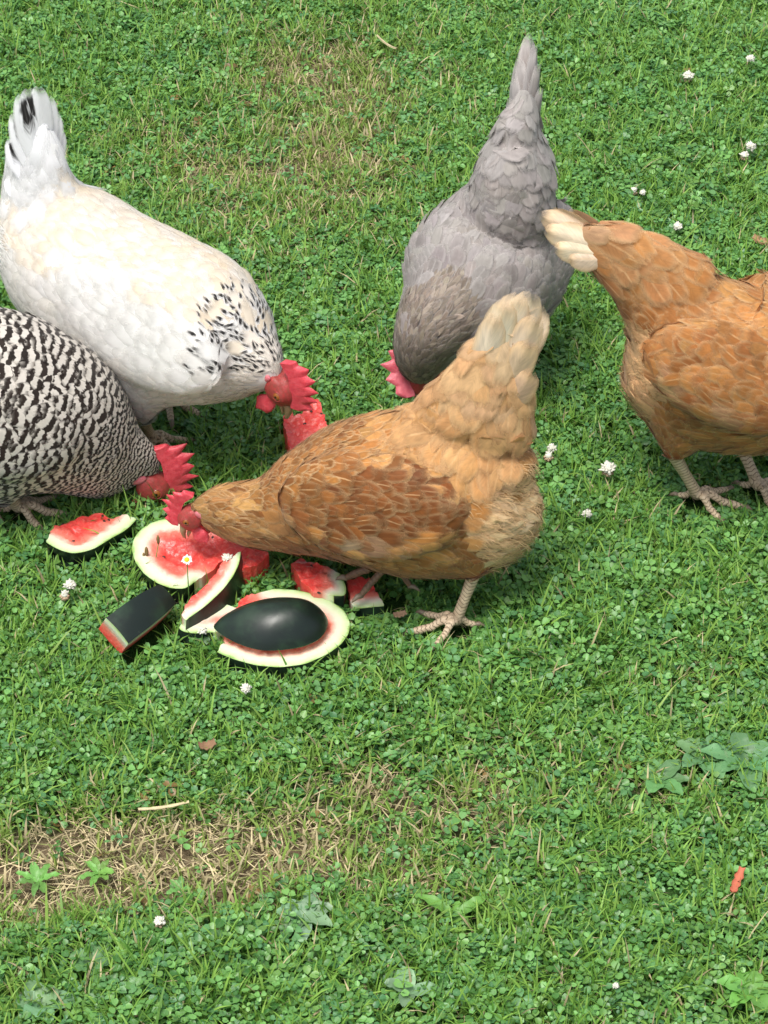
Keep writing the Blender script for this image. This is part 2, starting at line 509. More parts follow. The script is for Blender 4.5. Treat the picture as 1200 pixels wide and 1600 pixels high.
            grid.setdefault(key, []).append(i); sel.append(i); ST.append(st)
        # feather grid
        vs = np.array([0, .22, .45, .66, .82, .93, 1.0]); us = np.array([-1, -.6, -.2, .2, .6, 1])
        nv, nu = len(vs), len(us)
        F = []; attr = []
        for i, st in zip(sel, ST):
            n0 = Nn[i]; d = fl[i] + rng.normal(0, .20, 3) + st.get('add', 0)
            d = d - n0 * (d @ n0)
            if np.linalg.norm(d) < 1e-3: continue
            d = nrm(d); sd = np.cross(n0, d)
            Ln = st['L'] * rng.uniform(.80, 1.2); Wd = st['W'] * rng.uniform(.85, 1.4)
            tipr = st.get('tip', 2.2)
            prof = .5 * Wd * np.minimum(1, .45 + 1.1 * vs) * np.maximum(0, 1 - np.clip((vs - .35) / .65, 0, 1) ** tipr) ** .5
            prof[-1] = .16 * Wd
            root = P[i] - d * Ln * .40
            ph = rng.uniform(-.12, .12)
            vert = np.empty((nv, nu, 3)); lift = st.get('lift', .004) * rng.uniform(.3, 1.3) * .82; off = st.get('off', .0012)
            cup = st.get('cup', .035) * Wd
            fr = st.get('fray', .05)
            for a in range(nv):
                for b in range(nu):
                    vv = vs[a] + (fr * rng.uniform(-1, 1) if a >= nv - 3 else 0)
                    uu = us[b]
                    p = root + d * (vv * Ln) + sd * (uu * prof[a] + ph * vv * vv * Wd)
                    q, qn, _, _ = s.bvh.find_nearest(p)
                    q = np.array(q); qn = np.array(qn)
                    if qn @ n0 < .2: qn = n0
                    gap = (p - q) @ qn
                    h = off + lift * vv ** 1.3 - cup * uu * uu * (.3 + .7 * vv) + min(max(gap, 0), .9 * gap if gap > 0 else 0) * st.get('stiff', .35)
                    vert[a, b] = q + qn * max(h, -.001)
                    if st.get('stiff', .35) > .3:
                        # keep the vane from being pulled sideways where the body bends away
                        vert[a, b] = vert[a, b] * .75 + (p + n0 * h - n0 * min(max((p - q) @ n0, 0), .006)) * .25 if gap > 0 else vert[a, b]
            # drop vanes that the body's folds have torn or turned on edge
            mid = vert[:, nu // 2]; seg = np.linalg.norm(np.diff(mid, axis=0), axis=1) / (np.diff(vs) * Ln)
            fn = np.cross(vert[4, nu - 1] - vert[4, 0], vert[5, nu // 2] - vert[1, nu // 2]); fn = fn / (np.linalg.norm(fn) + 1e-12)
            if seg.max() > 2.2 or abs(fn @ n0) < .45: continue
            F.append(vert.reshape(-1, 3)); attr.append((st, n0, Ln * Wd))
        uv = np.array([[u_, v_] for v_ in vs for u_ in us])
        Q = np.array([(a * nu + b, a * nu + b + 1, (a + 1) * nu + b + 1, (a + 1) * nu + b) for a in range(nv - 1) for b in range(nu - 1)])
        k = nv * nu
        # which vanes show largest from the picture
        order = []
        for i, (st, n0, ar) in enumerate(attr):
            c = F[i].mean(0); view = nrm(CP - c); fc = n0 @ view
            x, y = proj(c)
            if fc > .15 and -10 < x < 1210 and not st.get('mass'): order.append((ar * fc, i))
        order.sort(reverse=True)
        single = set(i for _, i in order[:max_single])
        def build(ids, name, parent, kind=None):
            ids = list(ids)
            if not ids: return
            V = np.concatenate([F[i] for i in ids])
            tint = np.concatenate([np.tile([*attr[i][0]['tint'], attr[i][0].get('edge', 1.0)], (k, 1)) for i in ids])
            fuv = np.concatenate([np.column_stack([uv, np.full(k, attr[i][0].get('z', 0.0))]) for i in ids])
            rn = np.concatenate([np.full(k, rng.random()) for i in ids]); so = np.concatenate([np.full(k, attr[i][0].get('soft', soft)) for i in ids])
            q = np.concatenate([Q + k * j for j in range(len(ids))])
            me = mesh_np(name, V, None, mat, {'tint': ('FLOAT_COLOR', tint), 'fuv': ('FLOAT_VECTOR', fuv), 'rnd': ('FLOAT', rn), 'soft': ('FLOAT', so)}, True, q)
            return s.put(me, name, parent, kind)
        wings = {}
        for sgn in (1, -1):
            ids = [i for i in range(len(F)) if attr[i][0].get('wing', 0) == sgn and i not in single]
            if ids: wings[sgn] = build(ids, 'wing', s.root, 'stuff')
        rest = [i for i in range(len(F)) if not attr[i][0].get('wing') and i not in single]
        pl = build(rest, 'plumage', s.root, 'stuff')
        for i in sorted(single):
            w = wings.get(attr[i][0].get('wing', 0))
            build([i], feather_name, w or s.root)
        s.mat = mat
        return len(F)
    def big_feather(s, root, tip, normal, width, tint, name='tail_feather', z=0.0, bend=.02, parent=None, tipr=2.6, curl=.0):
        """a stiff long feather with two vanes, free of the body"""
        root = np.asarray(root, float); tip = np.asarray(tip, float)
        d = tip - root; Ln = np.linalg.norm(d); d = d / Ln; Ln *= 1.07
        n0 = nrm(np.asarray(normal) - d * (np.asarray(normal) @ d)); sd = np.cross(n0, d)
        vs = np.array([0, .12, .25, .4, .55, .7, .82, .91, .97, 1.0]); us = np.array([-1, -.6, -.2, 0, .2, .6, 1])
        V = []; uv = []
        fr = rng.uniform(-1, 1, (len(vs), len(us))) * .012
        for a, v in enumerate(vs):
            w = .5 * width * min(1, .35 + 1.3 * v) * max(.03, 1 - np.clip((v - .45) / .55, 0, 1) ** tipr) ** .5
            for b, u in enumerate(us):
                vv = v + (fr[a, b] if v > .8 else 0)
                V.append(root + d * vv * Ln + sd * (u * w + curl * vv * vv * Ln) + n0 * (bend * Ln * (vv * vv - vv) * 2 - .13 * width * u * u + (.0008 if abs(u) < .1 else 0)))
                uv.append((u, v, z))
        nu = len(us)
        Q = [(a * nu + b, a * nu + b + 1, (a + 1) * nu + b + 1, (a + 1) * nu + b) for a in range(len(vs) - 1) for b in range(nu - 1)]
        n = len(V)
        me = mesh_np(name, V, None, s.mat, {'tint': ('FLOAT_COLOR', np.tile([*tint, 1], (n, 1))), 'fuv': ('FLOAT_VECTOR', np.array(uv)), 'rnd': ('FLOAT', np.full(n, rng.random())), 'soft': ('FLOAT', np.full(n, .06))}, True, Q)
        return s.put(me, name, parent)
    def down(s, cond, n, length, tint, mat, spread=.3, w=.00035):
        """loose downy barbs: soft outline of the fluff"""
        P, Nn = s.sample(n * 4); nm, tt, fl, ws, wq = s.classify(P, Nn); lc = s.loc(P)
        ok = [i for i in range(len(P)) if cond(nm[i], tt[i], lc[i])][:n]
        if not ok: return
        ok = np.array(ok); m = len(ok)
        d = fl[ok] + rng.normal(0, .25, (m, 3)); nn = Nn[ok]
        d = d - nn * (d * nn).sum(1, keepdims=True); d /= np.linalg.norm(d, axis=1, keepdims=True) + 1e-9
        dd = d + nn * rng.uniform(.05, spread, (m, 1)); sd = np.cross(nn, d)
        Ln = length * rng.uniform(.5, 1.2, (m, 1)); p0 = P[ok] + nn * .002
        a = p0 - sd * w; b = p0 + sd * w; mid = p0 + dd * Ln * .6 + nn * 0; c1 = mid - sd * w * .8; c2 = mid + sd * w * .8
        tip = p0 + dd * Ln - np.array([0, 0, 1]) * Ln * .25
        V = np.stack([a, b, c1, c2, tip], 1).reshape(-1, 3)
        o = np.arange(m)[:, None] * 5
        T = np.concatenate([o + [0, 1, 3], o + [0, 3, 2], o + [2, 3, 4]])
        t = np.array(tint)[None] * rng.uniform(.8, 1.2, (m, 1)); t = np.repeat(np.column_stack([t, np.ones(m)]), 5, 0)
        fuv = np.tile([[.4, 0, 0], [.4, 0, 0], [.4, .5, 0], [.4, .5, 0], [.4, .7, 0]], (m, 1))
        me = mesh_np('down', V, T, mat, {'tint': ('FLOAT_COLOR', t), 'fuv': ('FLOAT_VECTOR', fuv), 'rnd': ('FLOAT', np.repeat(rng.random(m), 5))})
        s.put(me, 'down', None, 'stuff')
    # ---------------------------------------------------------------- head
    def head(s, c, fwd, crown, k=1.0, comb=None, face_mat=None, comb_mat=None, lobe=None):
        """skull centre c; fwd = where the beak points, crown = up of the head (both in place)"""
        X = nrm(fwd); Z = nrm(np.asarray(crown) - X * (np.asarray(crown) @ X)); Y = np.cross(Z, X)
        c = np.asarray(c, float); s.hc = c
        Lp = lambda x, y, z: c + k * (x * X + y * Y + z * Z)
        face_mat = face_mat or M_FACE; comb_mat = comb_mat or M_RED
        ax = [X, Y, Z]
        mb = MB()
        mb.ball(Lp(.008, 0, .0), np.array([.0185, .0142, .0165]) * k, 18, 12, ax)
        for sg in (1, -1):
            mb.ball(Lp(.004, sg * .0085, -.003), np.array([.016, .0068, .0135]) * k, 14, 10, ax)
            mb.ball(Lp(.009, sg * .0108, .0065), np.array([.009, .0042, .0042]) * k, 10, 8, ax)   # brow
        mb.ball(Lp(.016, 0, -.006), np.array([.012, .0095, .010]) * k, 14, 10, ax)
        face = s.put(remesh(mb, 'face', .0017 * k, 2, face_mat), 'face')
        # beak: two curved horn mandibles
        up = MB()
        pts = [Lp(.019, 0, .000), Lp(.027, 0, .0005), Lp(.034, 0, -.0018), Lp(.040, 0, -.006), Lp(.0425, 0, -.0098)]
        up.tube(pts, np.array([.0078, .0068, .0050, .0030, .0006]) * k, 12, .8)
        for sg in (1, -1): up.ball(Lp(.0245, sg * .0045, .002), np.array([.0022, .0009, .0009]) * k, 8, 5, ax)
        b = s.put(up.mesh('beak', M_BEAK), 'beak')
        lo = MB()
        lo.tube([Lp(.018, 0, -.0085), Lp(.027, 0, -.0085), Lp(.034, 0, -.0095), Lp(.0385, 0, -.0115)], np.array([.0062, .0052, .0036, .0008]) * k, 10, .6)
        s.put(lo.mesh('lower_beak', M_BEAK), 'lower_beak')
        for sg in (1, -1):
            eb = MB(); eb.ball(Lp(.0085, sg * .0128, .0025), np.array([.0052, .0032, .0052]) * k, 14, 10, ax)
            e = s.put(eb.mesh('eye', M_EYE), 'eye')
            pb = MB(); pb.ball(Lp(.0085, sg * .0145, .0025), np.array([.0028, .0016, .0028]) * k, 12, 8, ax)
            s.put(pb.mesh('pupil', M_PUPIL), 'pupil', e)
            # eyelid ring
            ring = MB(); th = np.linspace(0, 2 * math.pi, 17)
            ring.tube([Lp(.0085 + .0056 * math.cos(t), sg * .0138, .0025 + .0053 * math.sin(t)) for t in th], np.full(17, .0009 * k), 6, cap=False)
            s.put(ring.mesh('eyelid', face_mat), 'eyelid')
            # wattle: flat hanging drop
            g = np.array([0, 0, -1.0]); wd = nrm(.45 * g - .55 * Z - .15 * X + .12 * sg * Y)
            wb = MB()
            wp = [Lp(.017, sg * .006, -.010) + wd * t * .026 * k for t in (0, .2, .45, .7, .9, 1.0)]
            V = []; nn = 14
            a1 = nrm(np.cross(wd, Y)); 
            for p, r in zip(wp, (.004, .0075, .0105, .0105, .0065, .0015)):
                for j in range(nn):
                    an = 2 * math.pi * j / nn
                    V.append(p + k * r * math.cos(an) * a1 + k * (.0018 + .08 * r) * math.sin(an) * Y + sg * Y * .0012 * math.sin(r * 700))
            Qd = [(i * nn + j, i * nn + (j + 1) % nn, (i + 1) * nn + (j + 1) % nn, (i + 1) * nn + j) for i in range(5) for j in range(nn)]
            wb.add(V, Qd, [(0, j, j + 1) for j in range(1, nn - 1)] + [(5 * nn, 5 * nn + j, 5 * nn + j + 1) for j in range(1, nn - 1)])
            s.put(wb.mesh('wattle', comb_mat), 'wattle')
            lb = MB(); lb.ball(Lp(-.0115, sg * .0125, -.0095), np.array([.0052, .0028, .0088]) * k, 12, 9, ax)
            s.put(lb.mesh('earlobe', lobe or M_LOBE), 'earlobe')
        # single comb with its row of points
        cm = comb or {}
        h0 = cm.get('h', .030) * k * 1.06; npt = cm.get('n', 6); lean = cm.get('lean', .0); th0 = cm.get('t', .0050) * k; blade = cm.get('blade', .012) * k
        NS, NR = 84, 9
        Vv = []; base = []
        for i in range(NS + 1):
            t = i / NS
            bx = .026 - .052 * t + cm.get('shift', 0.0); bz = .0085 + .0085 * math.sin(min(1, t * 1.25) * math.pi * .5) - .010 * max(0, t - .72) ** 1 * 2.2
            spike = (1 - abs(2 * ((t * npt) % 1.0) - 1)) ** 1.15
            rag = 1 + .26 * math.sin(t * 11 + s.psi * 5) + .14 * math.sin(t * 27 + s.psi * 9)
            env = math.sin(math.pi * min(1, (t * .90 + .10))) ** .55
            top = (.66 + .34 * spike * rag) * h0 * env + .002 * k
            if t > .9: top *= 1 - (t - .9) * 4
            fan = (t - .42) * .75
            dirx, dirz = -math.sin(fan), math.cos(fan)
            for sg in (1, -1):
                for r in range(NR + 1):
                    rr = r / NR
                    th = th0 * max(.0, 1 - top * rr / (h0 * 1.12)) ** .55 * min(1, (1 - rr) * 3.5) ** .5
                    wav = (.0018 * math.sin(t * 9 + 1) * rr + lean * rr * rr * h0 * 1.0 / k)
                    Vv.append(Lp((bx * k + dirx * top * rr) / k, (sg * th) / k + wav, (bz * k + dirz * top * rr) / k - .0005))
        w = NR + 1; Qd = []
        idx = lambda i, sd, r: (i * 2 + sd) * w + r
        for i in range(NS):
            for r in range(NR):
                Qd.append((idx(i, 0, r), idx(i + 1, 0, r), idx(i + 1, 0, r + 1), idx(i, 0, r + 1)))
                Qd.append((idx(i, 1, r), idx(i, 1, r + 1), idx(i + 1, 1, r + 1), idx(i + 1, 1, r)))
        for r in range(NR):
            Qd.append((idx(0, 0, r), idx(0, 0, r + 1), idx(0, 1, r + 1), idx(0, 1, r)))
            Qd.append((idx(NS, 0, r), idx(NS, 1, r), idx(NS, 1, r + 1), idx(NS, 0, r + 1)))
        s.put(mesh_np('comb', np.array(Vv), None, comb_mat, None, True, Qd), 'comb')
        return [(Lp(.010, 0, -.001), .0205 * k), (Lp(.020, 0, -.006), .016 * k), (Lp(-.006, .013, -.006), .0145 * k), (Lp(-.006, -.013, -.006), .0145 * k)]
    # ---------------------------------------------------------------- legs
    def leg(s, hock, foot, heading=None, mat=None, up=.0, spread=42, k=1.0, curl=0.0):
        hock = np.asarray(hock, float); foot = np.asarray(foot, float)
        hd = s.psi if heading is None else heading
        mb = MB(); bones = []
        def bone(ps, rs, n=12):
            mb.tube(ps, rs, n); mb.ball(ps[0], rs[0], 10, 8); mb.ball(ps[-1], rs[-1], 10, 8); bones.append((np.array(ps), rs))
        ax = foot + np.array([0, 0, .012 * k])
        top = hock + (hock - ax) * .25
        bone([top, hock, hock * .5 + ax * .5, ax], np.array([.0095, .0088, .0070, .0078]) * k)
        claws = []
        for da, L, r in ((0, .058, .0052), (spread, .046, .0047), (-spread, .046, .0047), (172, .024, .0042)):
            a = hd + math.radians(da); dr = np.array([math.cos(a), math.sin(a), 0])
            L *= k; r *= k
            z0 = np.array([0, 0, 1.0])
            P = [ax, ax + dr * L * .28 + z0 * .004 * k, ax + dr * L * .55 + z0 * (-.005 * k + .0), ax + dr * L * .8 - z0 * (.007 * k + curl * .5), ax + dr * L - z0 * (.009 * k + curl)]
            bone(P, np.array([r * 1.25, r * 1.1, r * .95, r, r * .8]), 10)
            mb.ball(P[2] - z0 * r * .2, r * 1.12, 8, 6); mb.ball(P[3] - z0 * r * .2, r * 1.1, 8, 6)
            claws.append((P[-1], dr, r))
        me = remesh(mb, 'leg', .0021 * k, 2, mat or M_LEG)
        V, Nn, _ = mesh_arrays(me)
        al = np.zeros(len(V)); best = np.full(len(V), 9e9); ar = np.zeros(len(V)); acc = 0
        for ps, rs in bones:
            seg = 0
            for a, b in zip(ps[:-1], ps[1:]):
                ab = b - a; Lq = np.linalg.norm(ab); t = np.clip(((V - a) @ ab) / (Lq * Lq), 0, 1)
                d = np.linalg.norm(V - (a + t[:, None] * ab), axis=1); m = d < best
                best[m] = d[m]; al[m] = (acc + seg + t * Lq)[m]
                e1 = nrm(np.cross(ab, [.3, .2, 1])); e2 = nrm(np.cross(ab, e1)); q = V - a
                ar[m] = np.arctan2(q @ e1, q @ e2)[m]; seg += Lq
            acc += seg + .013
        for nme, arr in (('along', al), ('around', ar)):
            t = me.attributes.new(nme, 'FLOAT', 'POINT'); t.data.foreach_set('value', arr.astype(np.float32))
        lg = s.put(me, 'leg')
        for p, dr, r in claws:
            cb = MB(); cb.tube([p - dr * .002, p + dr * .005 * k + [0, 0, .0008], p + dr * .010 * k - [0, 0, .002], p + dr * .0135 * k - [0, 0, .0055 * k]], np.array([.8 * r, .72 * r, .42 * r, .0003]), 8)
            s.put(cb.mesh('claw', M_CLAW), 'claw', lg)
        FEET.append(foot)
        return lg
FEET = []
def jit(c, a=.12, b=.03):
    g = 1 + rng.uniform(-a, a)
    return tuple(max(0.004, x * g * (1 + rng.uniform(-b, b))) for x in c)
def lerp(a, b, t): return tuple(x + (y - x) * t for x, y in zip(a, b))

# ======================= hen A : golden buff hen in front, side on, head to the left
BUFF, GOLD, RUST, CREAM, FLUFF = (.415, .172, .042), (.52, .265, .090), (.185, .060, .014), (.80, .67, .48), (.70, .47, .25)
M_BUFF = mat_feather('buff_feather', (.80, .54, .28, 1), .62, .30, .5, mottle=.7)
M_BUFFSKIN = mat_plain('buff_underplumage', (.42, .24, .10), .8, .1)
bA = (G(706, 965)[:2] + G(615, 918)[:2]) / 2
A = Hen(bA, 171, 'golden buff hen with raised cream tail, side on, pecking the round melon slice')
A.loft('torso', [(812, 770, 52, .72, None), (800, 772, 88, .74, None), (745, 775, 120, .76, None), (655, 772, 131, .78, None), (570, 771, 119, .80, None), (500, 784, 93, .78, None), (450, 798, 70, .76, None), (415, 803, 56, .80, None)], .30)
A.loft('neck', [(440, 800, 62, .80, None), (400, 804, 53, .80, None), (360, 799, 45, .72, None), (330, 799, 35, .62, None), (311, 799, 22, .6, None), (302, 801, 13, .8, None)], .05)
A.loft('tail', [(704, 738, 122, .68, None), (735, 676, 106, .58, None), (762, 609, 75, .44, None), (780, 554, 49, .34, None), (797, 520, 29, .3, None)], .0)
A.loft('thigh', [(705, 815, 62, .62, None, .045), (728, 862, 42, .62, None, .045), (742, 898, 15, .8, None, .042)], .2)
A.loft('thigh', [(640, 810, 55, .62, None, -.045), (640, 850, 34, .62, None, -.045), (640, 872, 14, .8, None, -.042)], .2)
A.wing(1, 572, 792, .062, .098, .058, .020, 6, -6)
A.wing(-1, 572, 760, -.066, .098, .056, .022, 6, -6)
A.skin(M_BUFFSKIN, .0055, 20)
hfA = A.head(A.at(301, 801), .45 * A.f - .88 * A.u + .06 * A.l, .88 * A.f + .45 * A.u, .84, dict(h=.024, n=6, lean=.0))
def styleA(nm, t, p, side, up, ws, wq):
    x, y, z = p
    DK = (.22, .080, .018)
    if nm == 'neck' or (nm == 'torso' and t > .86):
        q = 1 if nm == 'torso' else 1 - t
        return dict(sp=.0048 + .0028 * q, L=.020 + .010 * q, W=.0070 + .005 * q, tint=jit(lerp(DK, (.47, .25, .085), rng.random() ** 1.2), .22), lift=.0024, tip=1.4, fray=.07, edge=rng.uniform(.4, 1.6))
    if nm == 'wing':
        a = wq[0]; low = wq[2] < -.35
        if low and a < .3: return dict(sp=.0135, L=.060, W=.019, tint=jit(lerp(RUST, CREAM, rng.choice([0, .05, .15, .3])), .15), lift=.005, tip=3, wing=ws, edge=.5)
        tint = jit(lerp(RUST, BUFF, max(0, min(1, -.08 + .50 * a + .35 * wq[2] + rng.uniform(-.25, .28)))), .25)
        return dict(sp=.0100, L=.034, W=.018, tint=tint, lift=.0048, tip=2.2, wing=ws, edge=rng.uniform(.25, .9))
    if nm == 'tail':
        tint = jit(lerp(lerp(BUFF, GOLD, .75), CREAM, .5 * t * rng.uniform(.3, 1.3)), .16)
        return dict(sp=.0150 - .002 * t, L=.050, W=.027, tint=tint, lift=.007, tip=2.8, edge=rng.uniform(.3, 1.1))
    if nm == 'thigh':
        return dict(sp=.010, L=.034, W=.017, tint=jit(lerp(BUFF, RUST, .35), .18), lift=.004, tip=1.8, edge=.7)
    back = up > .35
    fl = float(sstep(-.035, -.085, x) * sstep(.22, .17, z)) * (up < .75)
    if rng.random() < fl:
        return dict(sp=.0085, L=.034, W=.0125, tint=jit(lerp(lerp(BUFF, FLUFF, .4 + .6 * fl), CREAM, fl * .4 * rng.random()), .10), lift=.006, tip=1.3, fray=.12, edge=.6)
    if z < .11:
        return dict(sp=.0095, L=.032, W=.0165, tint=jit(lerp(BUFF, RUST, .3 + .35 * (x > .05)), .20), lift=.004, tip=1.9, edge=.6)
    if back and t > .5:
        return dict(sp=.0068, L=.024, W=.0108, tint=jit(lerp(DK, BUFF, rng.random()), .2), lift=.0030, tip=1.7, edge=rng.uniform(.9, 1.7))
    if back:
        return dict(sp=.0088, L=.030, W=.0150, tint=jit(lerp(BUFF, GOLD, rng.random()), .18), lift=.0042, tip=2.1, edge=rng.uniform(.7, 1.5))
    return dict(sp=.0105, L=.036, W=.0195, tint=jit(lerp(BUFF, GOLD, rng.random() * .9), .20), lift=.005, tip=2.2, edge=rng.uniform(.4, 1.2))
nA = A.plumage(styleA, M_BUFF, 42000, max_single=240, face=hfA, soft=.55)
for (rx, ry, tx, ty, lt, w, cf) in ((742, 640, 776, 500, .012, .036, .7), (750, 630, 792, 480, .010, .040, .85), (758, 622, 812, 469, .006, .044, .9), (764, 620, 834, 468, .001, .046, 1), (768, 628, 852, 486, -.004, .042, .9),
                                  (768, 632, 842, 503, .012, .038, .6), (774, 645, 832, 540, .016, .036, .4), (778, 660, 834, 585, .018, .036, .35), (748, 640, 786, 490, -.012, .038, .6), (758, 630, 824, 474, -.011, .042, .8), (765, 640, 846, 496, -.013, .040, .7)):
    A.big_feather(A.at(rx - 4, ry, lt * .7), A.at(808 + (tx - 814) * .92, ty + 3, lt), A.l * (1 if lt >= 0 else -1) + .25 * A.u, w * .95, jit(lerp(BUFF, (.90, .82, .66), cf), .12), bend=.008, tipr=3.4)
def fluffA(nm, t, p): return nm == 'torso' and p[0] < -.05 and p[2] < .23
A.down(fluffA, 5000, .020, FLUFF, M_BUFF, .3)
A.leg(A.at(742, 893, .040), G(713, 980, .012), A.psi + .38, k=.86)
A.leg(A.at(640, 868, -.040), G(612, 900, .050), A.psi, M_LEGDARK, k=.86, curl=.012)

# ======================= hen B : lavender grey hen, coming towards the camera
GREY, GREYL, GREYB = (.265, .236, .222), (.39, .357, .335), (.20, .158, .122)
M_GREY = mat_feather('grey_feather', (.54, .505, .48, 1), .62, .25, .35, mottle=.5)
M_GREYSKIN = mat_plain('grey_underplumage', (.22, .20, .20), .85, .1)
bB = G(742, 590)[:2]
B = Hen(bB, -112, 'lavender grey hen with upright pointed tail, head down behind the golden buff hen')
B.loft('torso', [(800, 318, 60, 1.0, .27), (784, 352, 88, 1.0, .235), (757, 405, 112, 1.02, .20), (738, 455, 112, 1.0, .175), (718, 500, 92, 1.0, .15), (700, 525, 70, 1.0, .13)], .15)
B.loft('neck', [(705, 475, 70, 1.0, .185), (682, 500, 63, 1.0, .175), (664, 528, 50, 1.0, .155), (656, 556, 39, 1.0, .128), (660, 578, 28, 1.0, .105), (666, 590, 16, 1.0, .092)], .0)
B.loft('tail', [(796, 335, 66, .95, .255), (803, 292, 63, .85, .285), (805, 252, 56, .75, .315), (808, 212, 38, .65, .345), (818, 178, 24, .55, .365), (823, 150, 15, .5, .38)], .0)
B.loft3('thigh', [G(800, 470, .13), G(795, 500, .07)], [.035, .016], [.05, .018], .2)
B.loft3('thigh', [G(690, 500, .12), G(690, 530, .07)], [.035, .016], [.05, .018], .2)
B.wing(1, 838, 420, 0, .100, .055, .022, 14, -4, z=.19)
B.wing(-1, 672, 430, 0, .095, .055, .020, 14, -4, z=.19)
B.skin(M_GREYSKIN)
hfB = B.head(G(662, 578, .098), np.array([-.08, -.60, -.79]), np.array([-.95, -.28, .12]), 1.2, dict(h=.023, n=5), comb_mat=M_PINKCOMB)
def styleB(nm, t, p, side, up, ws, wq):
    if nm == 'neck':
        tint = jit(lerp(lerp(GREYB, (.10, .078, .062), .35 * t), (.34, .28, .22), rng.random() ** 2.2), .2)
        return dict(sp=.0048, L=.020, W=.0064, tint=tint, lift=.0024, tip=1.4, edge=rng.uniform(.2, .9))
    if nm == 'torso' and t > .80:
        return dict(sp=.0068, L=.026, W=.012, tint=jit(lerp(GREY, GREYB, .65 * rng.random()), .12), lift=.003, tip=1.9)
    if nm == 'tail' and t > .80: return None
    if nm == 'tail':
        return dict(sp=.0115, L=.040, W=.024, tint=jit(lerp(GREY, GREYL, .2 + .7 * t), .12), lift=.006, tip=2.8, edge=rng.uniform(.4, 1.1))
    if nm == 'wing':
        return dict(sp=.0085, L=.030, W=.0165, tint=jit(lerp(GREY, GREYL, .3 * rng.random()), .10), lift=.004, tip=2.4, wing=ws)
    return dict(sp=.0094, L=.033, W=.0190, tint=jit(lerp(GREY, GREYL, rng.random() * .7), .14), lift=.006, tip=2.5, edge=rng.uniform(.5, 1.2))
nB = B.plumage(styleB, M_GREY, 42000, max_single=240, face=hfB, soft=.32)
for (rx, ry, rz, tx, ty, tz, w, sx) in ((806, 240, .32, 800, 128, .395, .030, -1), (812, 235, .325, 808, 100, .41, .030, -.6), (818, 232, .33, 828, 64, .43, .030, .3), (822, 235, .33, 838, 82, .42, .028, .8), (824, 240, .32, 843, 110, .405, .028, 1), (826, 250, .31, 847, 145, .385, .028, 1), (805, 250, .31, 794, 160, .375, .030, -1)):
    B.big_feather(G(rx, ry, rz), G(tx, ty, tz), np.array([sx * .9, -.5, .25]), w, jit(lerp(GREY, GREYL, .7), .06), bend=.01)
B.leg(G(700, 545, .065), G(698, 600, .012), B.psi, k=.9)
B.leg(G(800, 520, .065), G(806, 585, .012), B.psi, k=.9)

# ======================= hen C : white hen with speckled neck
WHT, WCR, WBL = (.77, .755, .725), (.77, .65, .49), (.77, .78, .80)
M_WHITE = mat_feather('white_feather', (.74, .73, .70, 1), .15, .06, .08, white=True, mottle=.08)
M_WHITESKIN = mat_plain('white_underplumage', (.74, .72, .68), .85, .1, .05)
bC = G(238, 690)[:2]
C_ = Hen(bC, -38, 'big white hen with black speckled neck and black flecked tail tip')
C_.loft('torso', [(52, 340, 74, .95, None), (95, 385, 112, .96, None), (165, 448, 126, .98, None), (250, 492, 129, .98, None), (318, 520, 120, .96, None), (362, 544, 92, .95, None)], .25)
C_.loft('neck', [(350, 540, 100, .92, None), (385, 560, 70, .92, None), (410, 574, 46, .9, None), (427, 588, 30, .9, None), (435, 594, 16, .9, None)], .0)
C_.loft('tail', [(90, 385, 95, .85, None), (70, 320, 70, .70, None), (60, 265, 52, .55, None), (56, 220, 40, .42, None), (54, 190, 26, .35, None)], .0)
C_.loft('thigh', [(215, 560, 75, .6, None, -.05), (215, 610, 48, .62, None, -.05), (222, 655, 18, .8, None, -.045)], .3)
C_.loft('thigh', [(270, 540, 70, .6, None, .05), (270, 575, 40, .62, None, .05), (272, 610, 16, .8, None, .045)], .3)
C_.wing(-1, 215, 512, -.070, .120, .060, .018, 12, -3)
C_.wing(1, 235, 430, .080, .120, .066, .020, 14, -4)
C_.skin(M_WHITESKIN, .006, 26)
hfC = C_.head(C_.at(440, 598), .28 * C_.f - .95 * C_.u, .95 * C_.f + .28 * C_.u, 1.08, dict(h=.032, n=6, lean=.0), comb_mat=M_RED)
def styleC(nm, t, p, side, up, ws, wq):
    x, y, z = p
    if nm == 'neck':
        m = (1 - sstep(.50, .70, t)) * (1 if up > .15 else .10)
        return dict(sp=.0048, L=.017, W=.0062, tint=jit(lerp(WHT, WCR, .4), .04, .006), lift=.0022, tip=1.5, z=float(m) * (1 if rng.random() < .92 else 0))
    if nm == 'tail' and t > .88: return None
    if nm == 'tail':
        return dict(sp=.0150, L=.05, W=.03, tint=jit(lerp(WHT, WBL, t), .03, .006), lift=.004, tip=2.6)
    if nm == 'wing':
        return dict(sp=.0125, L=.042, W=.026, tint=jit(WHT, .03, .006), lift=.0025, tip=2.2, wing=ws)
    if nm == 'thigh':
        return dict(sp=.012, L=.036, W=.022, tint=jit(WHT, .03, .006), lift=.003, tip=2)
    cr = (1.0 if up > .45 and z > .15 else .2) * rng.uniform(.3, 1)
    m = 0.0
    if t > .84 and up > .15 and rng.random() < .5: return dict(sp=.006, L=.019, W=.0075, tint=jit(WHT, .03, .006), lift=.002, tip=1.8, z=1.0)
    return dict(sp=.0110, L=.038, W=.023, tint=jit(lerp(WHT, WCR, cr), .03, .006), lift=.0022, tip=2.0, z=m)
nC = C_.plumage(styleC, M_WHITE, 36000, max_single=0, face=hfC, soft=1.0)
